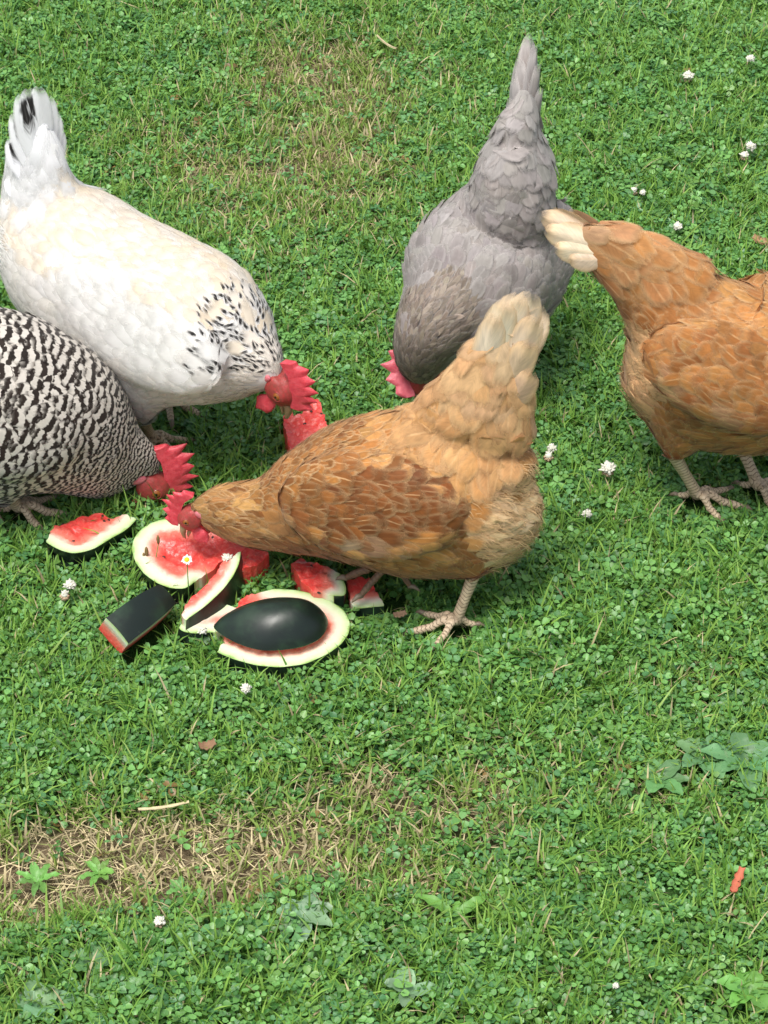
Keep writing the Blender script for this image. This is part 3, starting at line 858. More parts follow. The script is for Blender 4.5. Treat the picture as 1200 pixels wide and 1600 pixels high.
for (rx, ry, tx, ty, lt, w, z) in ((62, 275, 30, 150, -.02, .038, 1.5), (64, 272, 42, 143, -.012, .040, 1.7), (66, 268, 62, 140, -.004, .036, 0), (68, 270, 78, 152, .006, .036, .0), (70, 275, 90, 175, .014, .036, .0), (72, 285, 98, 200, .02, .036, 0), (58, 285, 18, 178, -.024, .036, 1.8), (55, 300, 10, 215, -.028, .036, 1.7), (50, 320, 6, 270, -.03, .036, .0), (45, 350, -2, 330, -.04, .04, 0), (45, 380, -4, 395, -.05, .04, 0)):
    C_.big_feather(C_.at(rx, ry, lt * .7), C_.at(56 + (tx - 56) * .80, ty + 6, lt * .8), -FW + .35 * C_.u - 9 * lt * C_.l, w * .80, jit((.90, .90, .92), .02, .006), bend=.012, z=z, tipr=3.2)
def fluffC(nm, t, p): return nm == 'torso' and t < .25 and p[2] < .26
C_.down(fluffC, 4000, .022, (.8, .79, .76), M_WHITE, .3)
C_.leg(C_.at(222, 652, -.045), G(236, 694, .012), C_.psi, k=.95)
C_.leg(C_.at(272, 606, .045), G(262, 628, .012), C_.psi, k=.95)

# ======================= hen D : buff hen at the right edge
bD = (G(1088, 785)[:2] + G(1185, 775)[:2]) / 2
D = Hen(bD, -9, 'rusty buff hen cut off at the right edge, rump and cream tail towards the others')
D.loft('torso', [(1030, 468, 64, .76, None), (1054, 490, 84, .76, None), (1080, 520, 114, .78, None), (1110, 550, 142, .80, None), (1200, 582, 132, .80, None), (1280, 610, 100, .78, None), (1330, 640, 72, .76, None)], .25)
D.loft('neck', [(1290, 615, 92, .8, None), (1315, 636, 78, .8, None), (1350, 670, 58, .8, None), (1385, 715, 44, .8, None), (1410, 750, 32, .8, None), (1420, 768, 22, .8, None)], .0)
D.loft('tail', [(1050, 462, 74, .66, None), (1006, 424, 58, .56, None), (960, 394, 43, .46, None), (924, 378, 32, .36, None), (902, 370, 22, .3, None)], .0)
D.loft('thigh', [(1075, 610, 72, .62, None, -.045), (1062, 665, 46, .62, None, -.045), (1056, 708, 20, .8, None, -.042)], .2)
D.loft('thigh', [(1150, 600, 60, .62, None, .045), (1152, 650, 36, .62, None, .045), (1155, 690, 16, .8, None, .042)], .2)
D.wing(-1, 1150, 590, -.072, .105, .056, .022, 20, -4)
D.skin(M_BUFFSKIN)
hfD = D.head(D.at(1418, 768), .35 * D.f - .93 * D.u, .93 * D.f + .35 * D.u, .9, dict(h=.028, n=6))
BUFD, RUSD = (.46, .202, .060), (.32, .115, .030)
def styleD(nm, t, p, side, up, ws, wq):
    x, y, z = p
    if nm == 'tail' and t > .78: return None
    if nm == 'neck': return dict(sp=.0065, L=.026, W=.010, tint=jit(BUFD, .2), lift=.0022, tip=1.4)
    if nm == 'wing':
        low = wq[2] < -.4
        if low and wq[0] < .3: return dict(sp=.0130, L=.062, W=.019, tint=jit(lerp(RUSD, CREAM, rng.choice([0, .06, .16])), .15), lift=.005, tip=3, wing=ws)
        return dict(sp=.0110, L=.036, W=.020, tint=jit(lerp(RUSD, BUFD, rng.random()), .24), lift=.0055, tip=2.0, wing=ws, edge=rng.uniform(.3, 1.1))
    if nm == 'tail' and t > .88: return None
    if nm == 'tail':
        return dict(sp=.0150, L=.05, W=.027, tint=jit(lerp(lerp(BUFD, RUSD, .3), CREAM, .35 * t * rng.random()), .14), lift=.006, tip=2.6)
    if nm == 'thigh':
        if t > .75: return dict(sp=.008, L=.026, W=.013, tint=jit((.32, .11, .025), .12), lift=.003, tip=2)
        return dict(sp=.011, L=.036, W=.021, tint=jit(lerp(BUFD, RUSD, .35), .14), lift=.005, tip=2)
    if x < -.06 and up < .6 and z < .24:
        return dict(sp=.0105, L=.036, W=.018, tint=jit(lerp(FLUFF, BUFD, .35), .10), lift=.007, tip=1.7, fray=.1)
    if up > .35: return dict(sp=.0100, L=.034, W=.0185, tint=jit(lerp(BUFD, GOLD, rng.random() * .7), .2), lift=.0045, tip=2.0, edge=rng.uniform(.6, 1.6))
    return dict(sp=.0118, L=.038, W=.022, tint=jit(lerp(BUFD, RUSD, rng.random()), .22), lift=.0055, tip=2.0, edge=rng.uniform(.3, 1.3))
nD = D.plumage(styleD, M_BUFF, 40000, max_single=220, face=hfD, soft=.55)
for (rx, ry, tx, ty, lt, w, cf) in ((955, 385, 872, 328, .004, .030, .75), (950, 388, 852, 340, -.006, .034, .85), (950, 392, 858, 362, -.012, .036, 1), (952, 398, 872, 388, -.016, .036, 1), (955, 405, 892, 404, -.018, .034, .9), (960, 380, 895, 330, .010, .030, .5), (955, 390, 860, 350, .012, .034, .8)):
    D.big_feather(D.at(rx, ry, lt * .7), D.at(tx, ty, lt), -D.l * (1 if lt < 0 else -1) + .3 * D.u, w, jit(lerp(BUFD, (.78, .66, .48), cf), .06), bend=.01)
D.down(lambda nm, t, p: nm == 'torso' and p[0] < -.055 and p[2] < .25, 4000, .02, (.6, .40, .2), M_BUFF, .3)
D.leg(D.at(1054, 712, -.042), G(1088, 784, .009), D.psi - .1, k=.92)
D.leg(D.at(1155, 690, .042), G(1183, 770, .009), D.psi - .3, k=.92)

# ======================= hen E : black and white barred hen at the left edge
BLK = (.022, .016, .014)
M_BARRED = mat_feather('barred_feather', (.66, .61, .54, 1), .0, .0, .2, barred=True)
M_BARSKIN = mat_plain('barred_underplumage', (.12, .10, .09), .85, .1)
bE = G(-12, 795)[:2]
E_ = Hen(bE, 3, 'black and white barred hen cut off at left, comb touching the buff one')
E_.loft('torso', [(-150, 590, 70, .8, None), (-115, 598, 112, .8, None), (-50, 618, 142, .82, None), (20, 640, 146, .84, None), (70, 655, 129, .84, None), (110, 675, 112, .82, None), (150, 700, 84, .78, None)], .2)
E_.loft('neck', [(135, 692, 92, .78, None), (168, 712, 74, .72, None), (196, 722, 56, .62, None), (216, 729, 41, .50, None), (232, 737, 27, .42, None), (240, 742, 14, .5, None)], .0)
E_.loft('tail', [(-110, 600, 100, .7, None), (-150, 530, 70, .55, None), (-180, 470, 45, .45, None), (-200, 430, 28, .4, None)], .0)
E_.loft('thigh', [(-10, 700, 72, .62, None, -.05), (0, 745, 45, .62, None, -.05), (8, 778, 18, .8, None, -.042)], .2)
E_.loft('thigh', [(-70, 690, 72, .62, None, .05), (-70, 740, 40, .62, None, .05), (-65, 760, 18, .8, None, .042)], .2)
E_.wing(-1, -20, 660, -.076, .105, .060, .022, 24, -4)
E_.wing(1, -20, 590, .076, .105, .060, .022, 24, -4)
E_.skin(M_BARSKIN)
hfE = E_.head(E_.at(237, 750), .28 * E_.f - .95 * E_.u - .10 * E_.l, .95 * E_.f + .28 * E_.u, 1.16, dict(h=.032, n=6, shift=-.008))
def styleE(nm, t, p, side, up, ws, wq):
    if nm == 'tail' and t > .78: return None
    if nm == 'neck': return dict(sp=.0052, L=.022, W=.0085, tint=BLK, lift=.002, tip=1.5, z=3.8 + rng.uniform(-.3, .3))
    if nm == 'torso' and t > .78: return dict(sp=.0064, L=.024, W=.0115, tint=BLK, lift=.0025, tip=1.8, z=3.0)
    if nm == 'wing': return dict(sp=.0108, L=.038, W=.0215, tint=jit((.026, .017, .013), .2), lift=.004, tip=2.4, wing=ws, z=2.9)
    if nm == 'tail': return dict(sp=.014, L=.05, W=.026, tint=BLK, lift=.005, tip=2.6, z=5)
    b = sstep(.78, .2, t) * .003
    return dict(sp=.0100 + b, L=.036 + b, W=.0205 + b, tint=jit((.026, .018, .014), .2), lift=.0034, tip=2.6, z=2.8)
nE = E_.plumage(styleE, M_BARRED, 42000, max_single=220, face=hfE, soft=.35)
for k_, (tx, ty) in enumerate(((-235, 380), (-220, 370), (-205, 372), (-240, 400), (-245, 430))):
    E_.big_feather(E_.at(-170, 490), E_.at(tx, ty, .01 * (k_ - 2)), E_.l, .035, BLK, z=9.0)
E_.leg(E_.at(10, 772, -.042), G(30, 804, .008), E_.psi - .15, k=1.0)
E_.leg(E_.at(-66, 756, .042), G(-50, 785, .014), E_.psi, k=1.0)
print('feathers', nA, nB, nC, nD, nE)
# ------------------------------------------------------------------ watermelon
def mat_flesh():
    k = NT('melon_flesh')
    rd = k.attr('rd', 'Fac'); co = k.coord()
    n = k.noise(co, 45, 4, .6); n2 = k.noise(co, 260, 3, .6)
    d = k.math('ADD', rd, k.math('MULTIPLY', k.math('SUBTRACT', n, .5), .012))
    c = k.ramp(k.math('MULTIPLY', d, 22.0), [(0.0, (.30, .46, .14)), (.05, (.52, .66, .34)), (.19, (.68, .74, .52)), (.30, (.76, .62, .50)), (.48, (.76, .22, .16)), (.78, (.72, .065, .055))])
    c = k.mix(k.math('MULTIPLY', k.ss(.45, .75, n2), k.math('MULTIPLY', k.ss(.016, .03, rd), .7)), c, (.84, .22, .17))
    k.fin(c, .28, .5)
    k.p.inputs['Subsurface Weight'].default_value = .3
    k.p.inputs['Subsurface Radius'].default_value = (.012, .004, .003)
    k.p.inputs['Subsurface Scale'].default_value = .5
    k.bump(k.math('MULTIPLY', k.math('ADD', n2, n), k.ss(.008, .022, rd)), .45, .0025)
    return k.m
def mat_rind():
    k = NT('melon_rind')
    co = k.coord()
    n = k.noise(co, 28, 5, .6); s = k.noise(co, 220, 2, .5)
    c = k.mix(k.ss(.40, .68, n), (.0075, .014, .011), (.016, .036, .020))
    c = k.mix(k.math('MULTIPLY', k.ss(.72, .80, s), .25), c, (.12, .15, .10))
    k.fin(c, .30, .42)
    r = k.math('ADD', .20, k.math('MULTIPLY', n, .30)); k.set(k.p.inputs['Roughness'], r)
    k.bump(n, .12, .003)
    return k.m
M_FLESH, M_RIND = mat_flesh(), mat_rind()
M_SEED = mat_plain('melon_seed', (.03, .018, .012), .35, .5)
MELON_AREAS = []

def seg_dist(P, lines):
    best = np.full(len(P), 9.0)
    for L in lines:
        L = np.asarray(L, float)
        for a, b in zip(L[:-1], L[1:]):
            ab = b - a; t = np.clip(((P - a) @ ab) / max(ab @ ab, 1e-12), 0, 1)
            best = np.minimum(best, np.linalg.norm(P - (a + t[:, None] * ab), axis=1))
    return best
def smooth_poly(P, n):
    P = np.asarray(P, float); Q = np.vstack([P, P[:1]])
    s = np.concatenate([[0], np.cumsum(np.linalg.norm(np.diff(Q, axis=0), axis=1))])
    t = np.linspace(0, s[-1], n, endpoint=False)
    return np.column_stack([np.interp(t, s, Q[:, k]) for k in range(2)])
def inside(P, poly):
    c = np.zeros(len(P), bool); x, y = P[:, 0], P[:, 1]
    for (x1, y1), (x2, y2) in zip(poly, np.roll(poly, -1, 0)):
        m = ((y1 > y) != (y2 > y)); xx = (x2 - x1) * (y - y1) / (y2 - y1 + 1e-15) + x1
        c ^= m & (x < xx)
    return c
def slice_(label, px, top, bot, skin, rough=.0025, tilt=(0, 0), flare=1.0, seeds=0, dig=None, band=1.0, group='chunks of watermelon on the grass', eaten=0.0):
    """a cut slab of melon: outline seen at px on its upper face (height top); skin = index spans of the outline that carry rind"""
    poly0 = np.array([G(x, y, top)[:2] for x, y in px]); n0 = len(poly0)
    cen = poly0.mean(0)
    # resample edges finely, remember which edges are skin
    pts = []; sk = []
    for i in range(n0):
        a, b = poly0[i], poly0[(i + 1) % n0]; m = max(2, int(np.linalg.norm(b - a) / .0035))
        issk = any((i >= s0 and i < s1) if s0 <= s1 else (i >= s0 or i < s1) for s0, s1 in skin)
        for j in range(m):
            pts.append(a + (b - a) * j / m); sk.append(issk)
    pts = np.array(pts); sk = np.array(sk); nb = len(pts)
    for _ in range(2):                                             # soften skin curves only
        sm = .25 * np.roll(pts, 1, 0) + .5 * pts + .25 * np.roll(pts, -1, 0)
        ok = sk & np.roll(sk, 1); pts[ok] = sm[ok]
    jag = ~sk
    pts[jag] += rng.normal(0, .0006, (jag.sum(), 2))
    lines = []; i = 0
    for i in range(nb):
        if sk[i]: lines.append([pts[i], pts[(i + 1) % nb]])
    # interior points
    lo, hi = pts.min(0), pts.max(0)
    gx, gy = np.meshgrid(np.arange(lo[0], hi[0], .0032), np.arange(lo[1], hi[1], .0032))
    g = np.column_stack([gx.ravel(), gy.ravel()]) + rng.normal(0, .0005, (gx.size, 2))
    g = g[inside(g, pts)]
    allb = [[pts[i], pts[(i + 1) % nb]] for i in range(nb)]
    g = g[seg_dist(g, allb) > .0019]
    P = np.vstack([pts, g])
    res = geometry.delaunay_2d_cdt([Vector(p) for p in P], [], [list(range(nb))], 1, 1e-7)
    V2 = np.array([tuple(v) for v in res[0]]); F = [tuple(f) for f in res[2]]
    rd = seg_dist(V2, lines) / band if lines else np.full(len(V2), .05)
    soft = sstep(.010, .022, rd)
    rel = V2 - cen
    zt = top + rel[:, 0] * tilt[0] + rel[:, 1] * tilt[1]
    zt = zt + soft * rough * ((N1(V2[:, 0] * 160, V2[:, 1] * 160) - .5) * 2 + (N2(V2[:, 0] * 420, V2[:, 1] * 420) - .5))
    if dig is not None:
        for dx, dy, dr, dd in dig:
            q = G(dx, dy, top)[:2]; zt -= dd * np.exp(-(((V2 - q) ** 2).sum(1)) / dr ** 2) * soft * (.6 + .8 * N1(V2[:, 0] * 120, V2[:, 1] * 120))
    T = [(f[0], f[k], f[k + 1]) for f in F for k in range(1, len(f) - 1)]
    base = np.array([cen[0], cen[1], 0.0])
    root = thing('watermelon_piece', label, 'watermelon', base, 0, group)
    v3 = np.column_stack([V2, zt])
    # flesh: top face plus cut side walls ; rind: outer skin and underside rim
    zb = lambda p: max(bot + (p - cen) @ np.array(tilt) * .8, .003)
    fm = MB(); fm.add(v3 - base, (), T); rdl = list(rd)
    rm = MB()
    tree = {}
    bidx = []
    for i in range(nb):
        d = ((V2 - pts[i]) ** 2).sum(1); bidx.append(int(d.argmin()))
    rows = 5
    def wall(i0, i1):
        out = []
        for p, bi in ((pts[i0], bidx[i0]), (pts[i1], bidx[i1])):
            col = []
            o = p - cen; o = o / (np.linalg.norm(o) + 1e-9)
            for r in range(rows):
                t = r / (rows - 1); z = zt[bi] + (zb(p) - zt[bi]) * t
                off = flare * math.sin(t * math.pi * .5) * 0 
                col.append((p, o, z, t))
            out.append(col)
        return out
    for i in range(nb):
        j = (i + 1) % nb; cols = wall(i, j); vv = []
        for col, bi in zip(cols, (bidx[i], bidx[j])):
            for (p, o, z, t) in col:
                if sk[i]: q = p + o * (flare * (.35 * (top - bot)) * t ** 1.3)
                else: q = p + o * 0.0
                vv.append([q[0] - base[0], q[1] - base[1], z])
        Q = [(r, r + 1, rows + r + 1, rows + r) for r in range(rows - 1)]
        if sk[i]: rm.add(vv, Q)
        else:
            fm.add(vv, Q)
            for col, bi in zip(cols, (bidx[i], bidx[j])):
                for (p, o, z, t) in col: rdl.append(max(rd[bi] - eaten * t, .0005) if lines else .05)
    link('flesh', fm.mesh('flesh', M_FLESH, True, {'rd': ('FLOAT', np.array(rdl))}), root)
    if rm.n: link('rind', rm.mesh('rind', M_RIND), root)
    # skin underside
    ub = MB(); ub.add(np.column_stack([V2 - cen, [zb(p) for p in V2]]), (), [t[::-1] for t in T])
    link('underside', ub.mesh('underside', M_RIND if lines else M_FLESH, True, {'rd': ('FLOAT', np.full(len(V2), .05))}), root)
    if seeds:
        sb = MB(); ok = np.where(rd > .022)[0]
        for q in rng.choice(ok, min(seeds, len(ok)), replace=False):
            an = rng.uniform(0, 6.28); ax = [np.array([math.cos(an), math.sin(an), 0]), np.array([-math.sin(an), math.cos(an), 0]), np.array([0, 0, 1.0])]
            sb.ball(v3[q] - base, np.array([.0024, .0015, .0009]), 8, 5, ax)
        link('seeds', sb.mesh('seeds', M_SEED), root, 'stuff')
    MELON_AREAS.append(pts)
    return root

# piece under the barred hen's breast
slice_('flat pale-edged melon wedge lying alone under the breast of the barred hen', [(72, 850), (77, 836), (84, 822), (110, 811), (132, 805), (148, 799), (160, 800), (177, 808), (192, 801), (203, 803), (213, 809), (202, 823), (190, 833), (176, 841), (150, 860), (132, 867), (115, 870), (97, 865), (84, 858)], .030, .006, [(10, 18), (18, 0)], tilt=(0, -.10), seeds=5, flare=-1.2, dig=[(125, 838, .02, .004)])
# big round slice with the pecked red heart
slice_('large round red melon slice being pecked by the golden buff hen', [(206, 859), (208, 845), (217, 832), (232, 821), (250, 815), (275, 812), (312, 814), (350, 826), (384, 849), (386, 858), (345, 880), (318, 897), (303, 907), (290, 917), (266, 916), (244, 908), (224, 894), (211, 877)], .038, .006, [(12, 17), (17, 0), (0, 6)], rough=.0028, tilt=(0, .05), seeds=3, flare=-1.2, dig=[(290, 865, .022, .009), (262, 860, .012, .006), (330, 850, .016, .006)])
slice_('thin pink melon slab poking out under the neck of the golden buff hen', [(350, 890), (372, 868), (392, 850), (416, 860), (420, 868), (398, 884), (372, 892)], .038, .004, [], rough=.003)
# crescent wedge, dark skin towards the camera
slice_('crescent melon wedge with glossy dark skin, white rim up, behind the dome', [(282, 953), (290, 940), (303, 927), (322, 914), (338, 900), (352, 882), (377, 872), (374, 888), (364, 905), (348, 922), (325, 940), (300, 955), (290, 960)], .046, .002, [(6, 12)], rough=.002, tilt=(.05, .15), flare=.7, band=.55)
# thin crescent beneath the dome
slice_('thin pale crescent melon rind peeping out left of the dark dome', [(277, 981), (288, 971), (303, 962), (330, 951), (352, 944), (372, 950), (360, 985), (332, 988), (305, 990), (288, 988)], .026, .004, [(0, 4), (7, 0)], rough=.002, band=.9)
# broad slice under the dome
slice_('broad pale-rimmed melon slice lying beneath the dark dome piece', [(338, 1018), (343, 1011), (349, 1004), (352, 975), (380, 935), (428, 922), (463, 924), (492, 930), (516, 940), (537, 954), (547, 972), (545, 990), (533, 1006), (512, 1021), (477, 1036), (437, 1041), (400, 1038), (366, 1029)], .026, .003, [(5, 17), (17, 0)], rough=.002, tilt=(.0, .03), band=1.0, flare=-.55)
# wedges below the buff hen
slice_('small red melon wedge with an eaten edge under the breast of the golden hen', [(455, 880), (470, 872), (490, 880), (512, 886), (532, 898), (541, 916), (540, 932), (522, 931), (505, 926), (491, 924), (472, 908)], .036, .004, [(4, 7)], rough=.003, seeds=2, band=.7, flare=-.4)
slice_('square red melon chunk with white front edge under the lifted dark foot', [(541, 908), (560, 905), (577, 906), (588, 924), (600, 945), (576, 947), (551, 949), (546, 928)], .026, .002, [(4, 6)], rough=.002, tilt=(0, .1), flare=-.05, band=.75)
slice_('bright red melon slab being pecked by the big white hen', [(442, 648), (452, 644), (460, 650), (472, 646), (480, 640), (487, 628), (498, 630), (508, 654), (520, 690), (500, 712), (462, 718), (450, 690)], .045, .004, [(8, 10)], rough=.0035, tilt=(0, .12), seeds=3, dig=[(462, 656, .012, .006)])
# dark skinned strip lying skin up, left
def curved_strip(label, c0, c1, width_px, rise, thick, end_at):
    a, b = np.array(c0), np.array(c1)
    root = thing('watermelon_piece', label, 'watermelon', ((a + b) / 2 * [1, 1, 0]), 0, 'chunks of watermelon on the grass')
    base = (a + b) / 2 * [1, 1, 0]
    d = nrm(b - a); L = np.linalg.norm(b - a)
    w = nrm(np.cross([0, 0, 1.0], d)); up = nrm(np.cross(d, w))
    tiltv = nrm(up * .86 - w * .50 * np.sign(w[1])); side = nrm(np.cross(d, tiltv)); side = side * (1 if side[1] > 0 else -1)
    outer = []; inner = []
    nu, nw = 22, 9
    for i in range(nu + 1):
        t = i / nu; bow = rise * 4 * t * (1 - t); wd = width_px * (1 - .25 * t ** 3)
        for j in range(nw + 1):
            s_ = j / nw * 2 - 1
            p = a + d * L * t + tiltv * (bow - .0022 * s_ * s_) + side * wd * s_ * (1 if t < .97 else .92)
            outer.append(p - base); inner.append(p - tiltv * thick * (1 - .1 * abs(s_)) - base)
    k = nw + 1
    Q = [(i * k + j, i * k + j + 1, (i + 1) * k + j + 1, (i + 1) * k + j) for i in range(nu) for j in range(nw)]
    m = MB(); m.add(outer, Q); link('rind', m.mesh('rind', M_RIND), root)
    f = MB(); rdl = []
    f.add(inner, [q[::-1] for q in Q]); rdl += [thick] * len(inner)
    O, I = np.array(outer), np.array(inner); rows = 7
    edges = [[i * k for i in range(nu + 1)], [i * k + nw for i in range(nu + 1)], list(range(k)), [nu * k + j for j in range(k)]]
    for E in edges:
        vv = []
        for q in E:
            for r in range(rows):
                t = r / (rows - 1); vv.append(O[q] * (1 - t) + I[q] * t); rdl.append(t * .042 + .0004)
        f.add(vv, [(e * rows + r, e * rows + r + 1, (e + 1) * rows + r + 1, (e + 1) * rows + r) for e in range(len(E) - 1) for r in range(rows - 1)])
    link('flesh', f.mesh('flesh', M_FLESH, True, {'rd': ('FLOAT', np.array(rdl))}), root)
    MELON_AREAS.append(np.array([(a + s1 * side * width_px)[:2] if e == 0 else (b + s1 * side * width_px)[:2] for e, s1 in ((0, -1), (1, -1), (1, 1), (0, 1))]))
curved_strip('dark green melon strip lying skin side up, leftmost of the cut pieces', G(184, 984, .050), G(264, 926, .050), .0180, .004, .030, 0)
# dome: end cap of the melon, skin up
def dome():
    out = [(330, 979), (344, 961), (364, 945), (390, 933), (415, 927), (440, 925), (470, 928), (494, 934), (508, 944), (513, 957), (513, 975), (509, 988), (497, 1001), (472, 1011), (440, 1016), (412, 1017), (385, 1011), (361, 1001), (343, 990)]
    zb = .036
    # the photo shows the cap's outline, raised middle included: its foot ring lies a little nearer the camera
    P = np.array([G(x, y + 24 * max(0, (975 - y) / 50), zb)[:2] for x, y in out]); cen = P.mean(0)
    root = thing('watermelon_piece', 'shiny dark green melon end cap lying dome side up on the broad slice', 'watermelon', (*cen, 0), 0, 'chunks of watermelon on the grass')
    R_ = smooth_poly(P, 72) - cen
    for _ in range(3): R_ = .25 * np.roll(R_, 1, 0) + .5 * R_ + .25 * np.roll(R_, -1, 0)
    V = []; rings = 16
    for r in range(1, rings + 1):
        s_ = r / rings
        for p in R_: V.append([p[0] * s_ + .012 * (1 - s_), p[1] * s_ + .002 * (1 - s_), zb + .033 * (1 - s_ ** 2.2) ** .8 + .0015 * (N3(p[0] * s_ * 30 + 5, p[1] * s_ * 30) - .5)])
    n = len(R_); V.append([.012, .002, zb + .033]); top = len(V) - 1
    Q = [((r) * n + j, (r + 1) * n + j, (r + 1) * n + (j + 1) % n, r * n + (j + 1) % n) for r in range(rings - 1) for j in range(n)]
    T = [(top, j, (j + 1) % n) for j in range(n)]
    m = MB(); m.add(V, Q, T); link('rind', m.mesh('rind', M_RIND), root)
    V2 = []; rd = []
    for r in range(8):
        t = r / 7
        for p in R_ * (1 - t * .5): V2.append([p[0], p[1], zb - .004 * math.sin(t * 1.57)]); rd.append(.0004 + t * .03)
    Q2 = [(r * n + j, r * n + (j + 1) % n, (r + 1) * n + (j + 1) % n, (r + 1) * n + j) for r in range(7) for j in range(n)] + []
    V2.append([0, 0, zb - .004]); rd.append(.05)
    f = MB(); f.add(V2, Q2, [(8 * n, 7 * n + (j + 1) % n, 7 * n + j) for j in range(n)]); link('flesh', f.mesh('flesh', M_FLESH, True, {'rd': ('FLOAT', np.array(rd))}), root)
    # a few drips and grass crumbs
    for (x, y) in ((380, 947), (402, 950), (436, 1000), (430, 945)): pass
dome()
# ------------------------------------------------------------------ the lawn
def blob(x, y, px, py, rx, ry, ang=0):
    """soft patch laid out on the ground round the place the photo shows at px, py (radii in photo px)"""
    c = G(px, py)[:2]; ex = (G(px + rx, py)[:2] - c)[0]; ey = abs((G(px, py - ry)[:2] - c)[1])
    dx = (x - c[0]) / ex; dy = (y - c[1]) / ey
    return np.exp(-(dx * dx + dy * dy))
def dryness(x, y):
    d = 1.35 * blob(x, y, 270, 1345, 290, 72) + .85 * blob(x, y, 60, 1400, 140, 48) + .50 * blob(x, y, 520, 1235, 170, 65) + .42 * blob(x, y, 790, 1265, 120, 80)
    d = d + .45 * blob(x, y, 640, 1390, 90, 50) + .5 * blob(x, y, 1010, 1240, 110, 45) + .40 * blob(x, y, 1090, 1060, 110, 50) + .35 * blob(x, y, 30, 1560, 60, 50)
    d = d + .50 * blob(x, y, 480, 110, 170, 120) + .50 * blob(x, y, 430, 300, 220, 110) + .35 * blob(x, y, 560, 210, 120, 120) + .3 * blob(x, y, 250, 260, 90, 50)
    n = N1.fbm(x * 9 + 40, y * 9 + 7, 3); n2 = N2.fbm(x * 30, y * 30, 2)
    return np.clip(d * (.62 + .8 * n) + .5 * np.clip(n - .58, 0, 1) + .28 * (n2 - .5), 0, 1.2)
def lush(x, y):
    return np.clip(.55 * N3.fbm(x * 7, y * 7, 3) + .5 * blob(x, y, 1080, 170, 260, 260) + .35 * blob(x, y, 240, 90, 200, 120) + .4 * blob(x, y, 900, 980, 330, 120) + .3 * blob(x, y, 300, 1540, 350, 80), 0, 1)
WEED_SPOTS = [(474, 1446), (1165, 1206), (1098, 1196), (1030, 1232), (712, 1446), (140, 1520), (66, 1584), (155, 1376), (60, 1390), (640, 1565), (1170, 1565)]
def near_weed(x, y, r):
    m = np.zeros(len(x), bool)
    for q in WEED_SPOTS:
        g = G(*q); m |= (x - g[0]) ** 2 + (y - g[1]) ** 2 < r * r
    return m
def in_melon(x, y, grow=0.0):
    m = np.zeros(len(x), bool); P = np.column_stack([x, y])
    for A_ in MELON_AREAS:
        c = A_.mean(0); m |= inside(P, c + (A_ - c) * (1 + grow))
    return m
def near_feet(x, y, r):
    m = np.zeros(len(x), bool)
    for f in FEET: m |= (x - f[0]) ** 2 + (y - f[1]) ** 2 < r * r
    return m
def wedge_mask(x, y, mar=.10):
    """the part of the lawn the picture shows, with a margin"""
    hw = .348 + (y - 1.424) * (.591 - .348) / (3.414 - 1.424)
    return (y > 1.424 - mar) & (y < 3.414 + mar * 1.6) & (np.abs(x) < hw + mar)
def scatter(n_core, n_out):
    """dense where the camera looks, sparser round about"""
    x = rng.uniform(-.72, .72, n_core); y = rng.uniform(1.3, 3.58, n_core); k = wedge_mask(x, y, .08 * rng.random(n_core)); x, y = x[k], y[k]
    xo = rng.uniform(-1.6, 1.6, n_out); yo = rng.uniform(.7, 4.4, n_out)
    far = np.hypot(np.maximum(np.abs(xo) - .55, 0), np.maximum(np.abs(yo - 2.4) - 1.05, 0))
    k = ~wedge_mask(xo, yo, .04) & (rng.random(n_out) < np.exp(-far / .45))
    return np.concatenate([x, xo[k]]), np.concatenate([y, yo[k]])
def ground():
    xs = np.concatenate([[-80, -20, -6, -3], np.linspace(-1.6, 1.6, 161), [3, 6, 20, 80]])
    ys = np.concatenate([[-60, -10, -2, 0], np.linspace(.6, 4.4, 191), [6, 10, 30, 140]])
    X, Y = np.meshgrid(xs, ys); x, y = X.ravel(), Y.ravel()
    z = -.004 + .008 * (N2.fbm(x * 4, y * 4, 2) - .5) * ((np.abs(x) < 3) & (y < 6) & (y > 0))
    d = dryness(x, y)
    nx = len(xs)
    Q = [(j * nx + i, j * nx + i + 1, (j + 1) * nx + i + 1, (j + 1) * nx + i) for j in range(len(ys) - 1) for i in range(nx - 1)]
    k = NT('soil_and_moss')
    co = k.coord(); n = k.noise(co, 60, 5, .65); n2 = k.noise(co, 400, 3, .6); n3 = k.noise(co, 14, 3, .5)
    soil = k.mix(n2, (.10, .072, .044), (.30, .23, .14))
    soil = k.mix(k.ss(.5, .75, n), soil, (.085, .058, .036))
    moss = k.mix(n2, (.022, .060, .014), (.06, .14, .032))
    f = k.math('ADD', k.attr('dry', 'Fac'), k.math('MULTIPLY', k.math('SUBTRACT', n3, .5), .5))
    k.fin(k.mix(k.ss(.25, .75, f), moss, soil), .9, .1)
    k.bump(k.math('ADD', n2, n), .8, .006)
    o = link('ground', mesh_np('ground', np.column_stack([x, y, z]), None, k.m, {'dry': ('FLOAT', d)}, True, Q), None, 'structure')
ground()
M_CLOVER = mat_leaf('clover_leaf', .40, .50, .30, True)
M_GRASS = mat_leaf('grass_blade', .50, .35, .30)
M_STRAW = mat_leaf('dry_blade', .75, .15, .15)

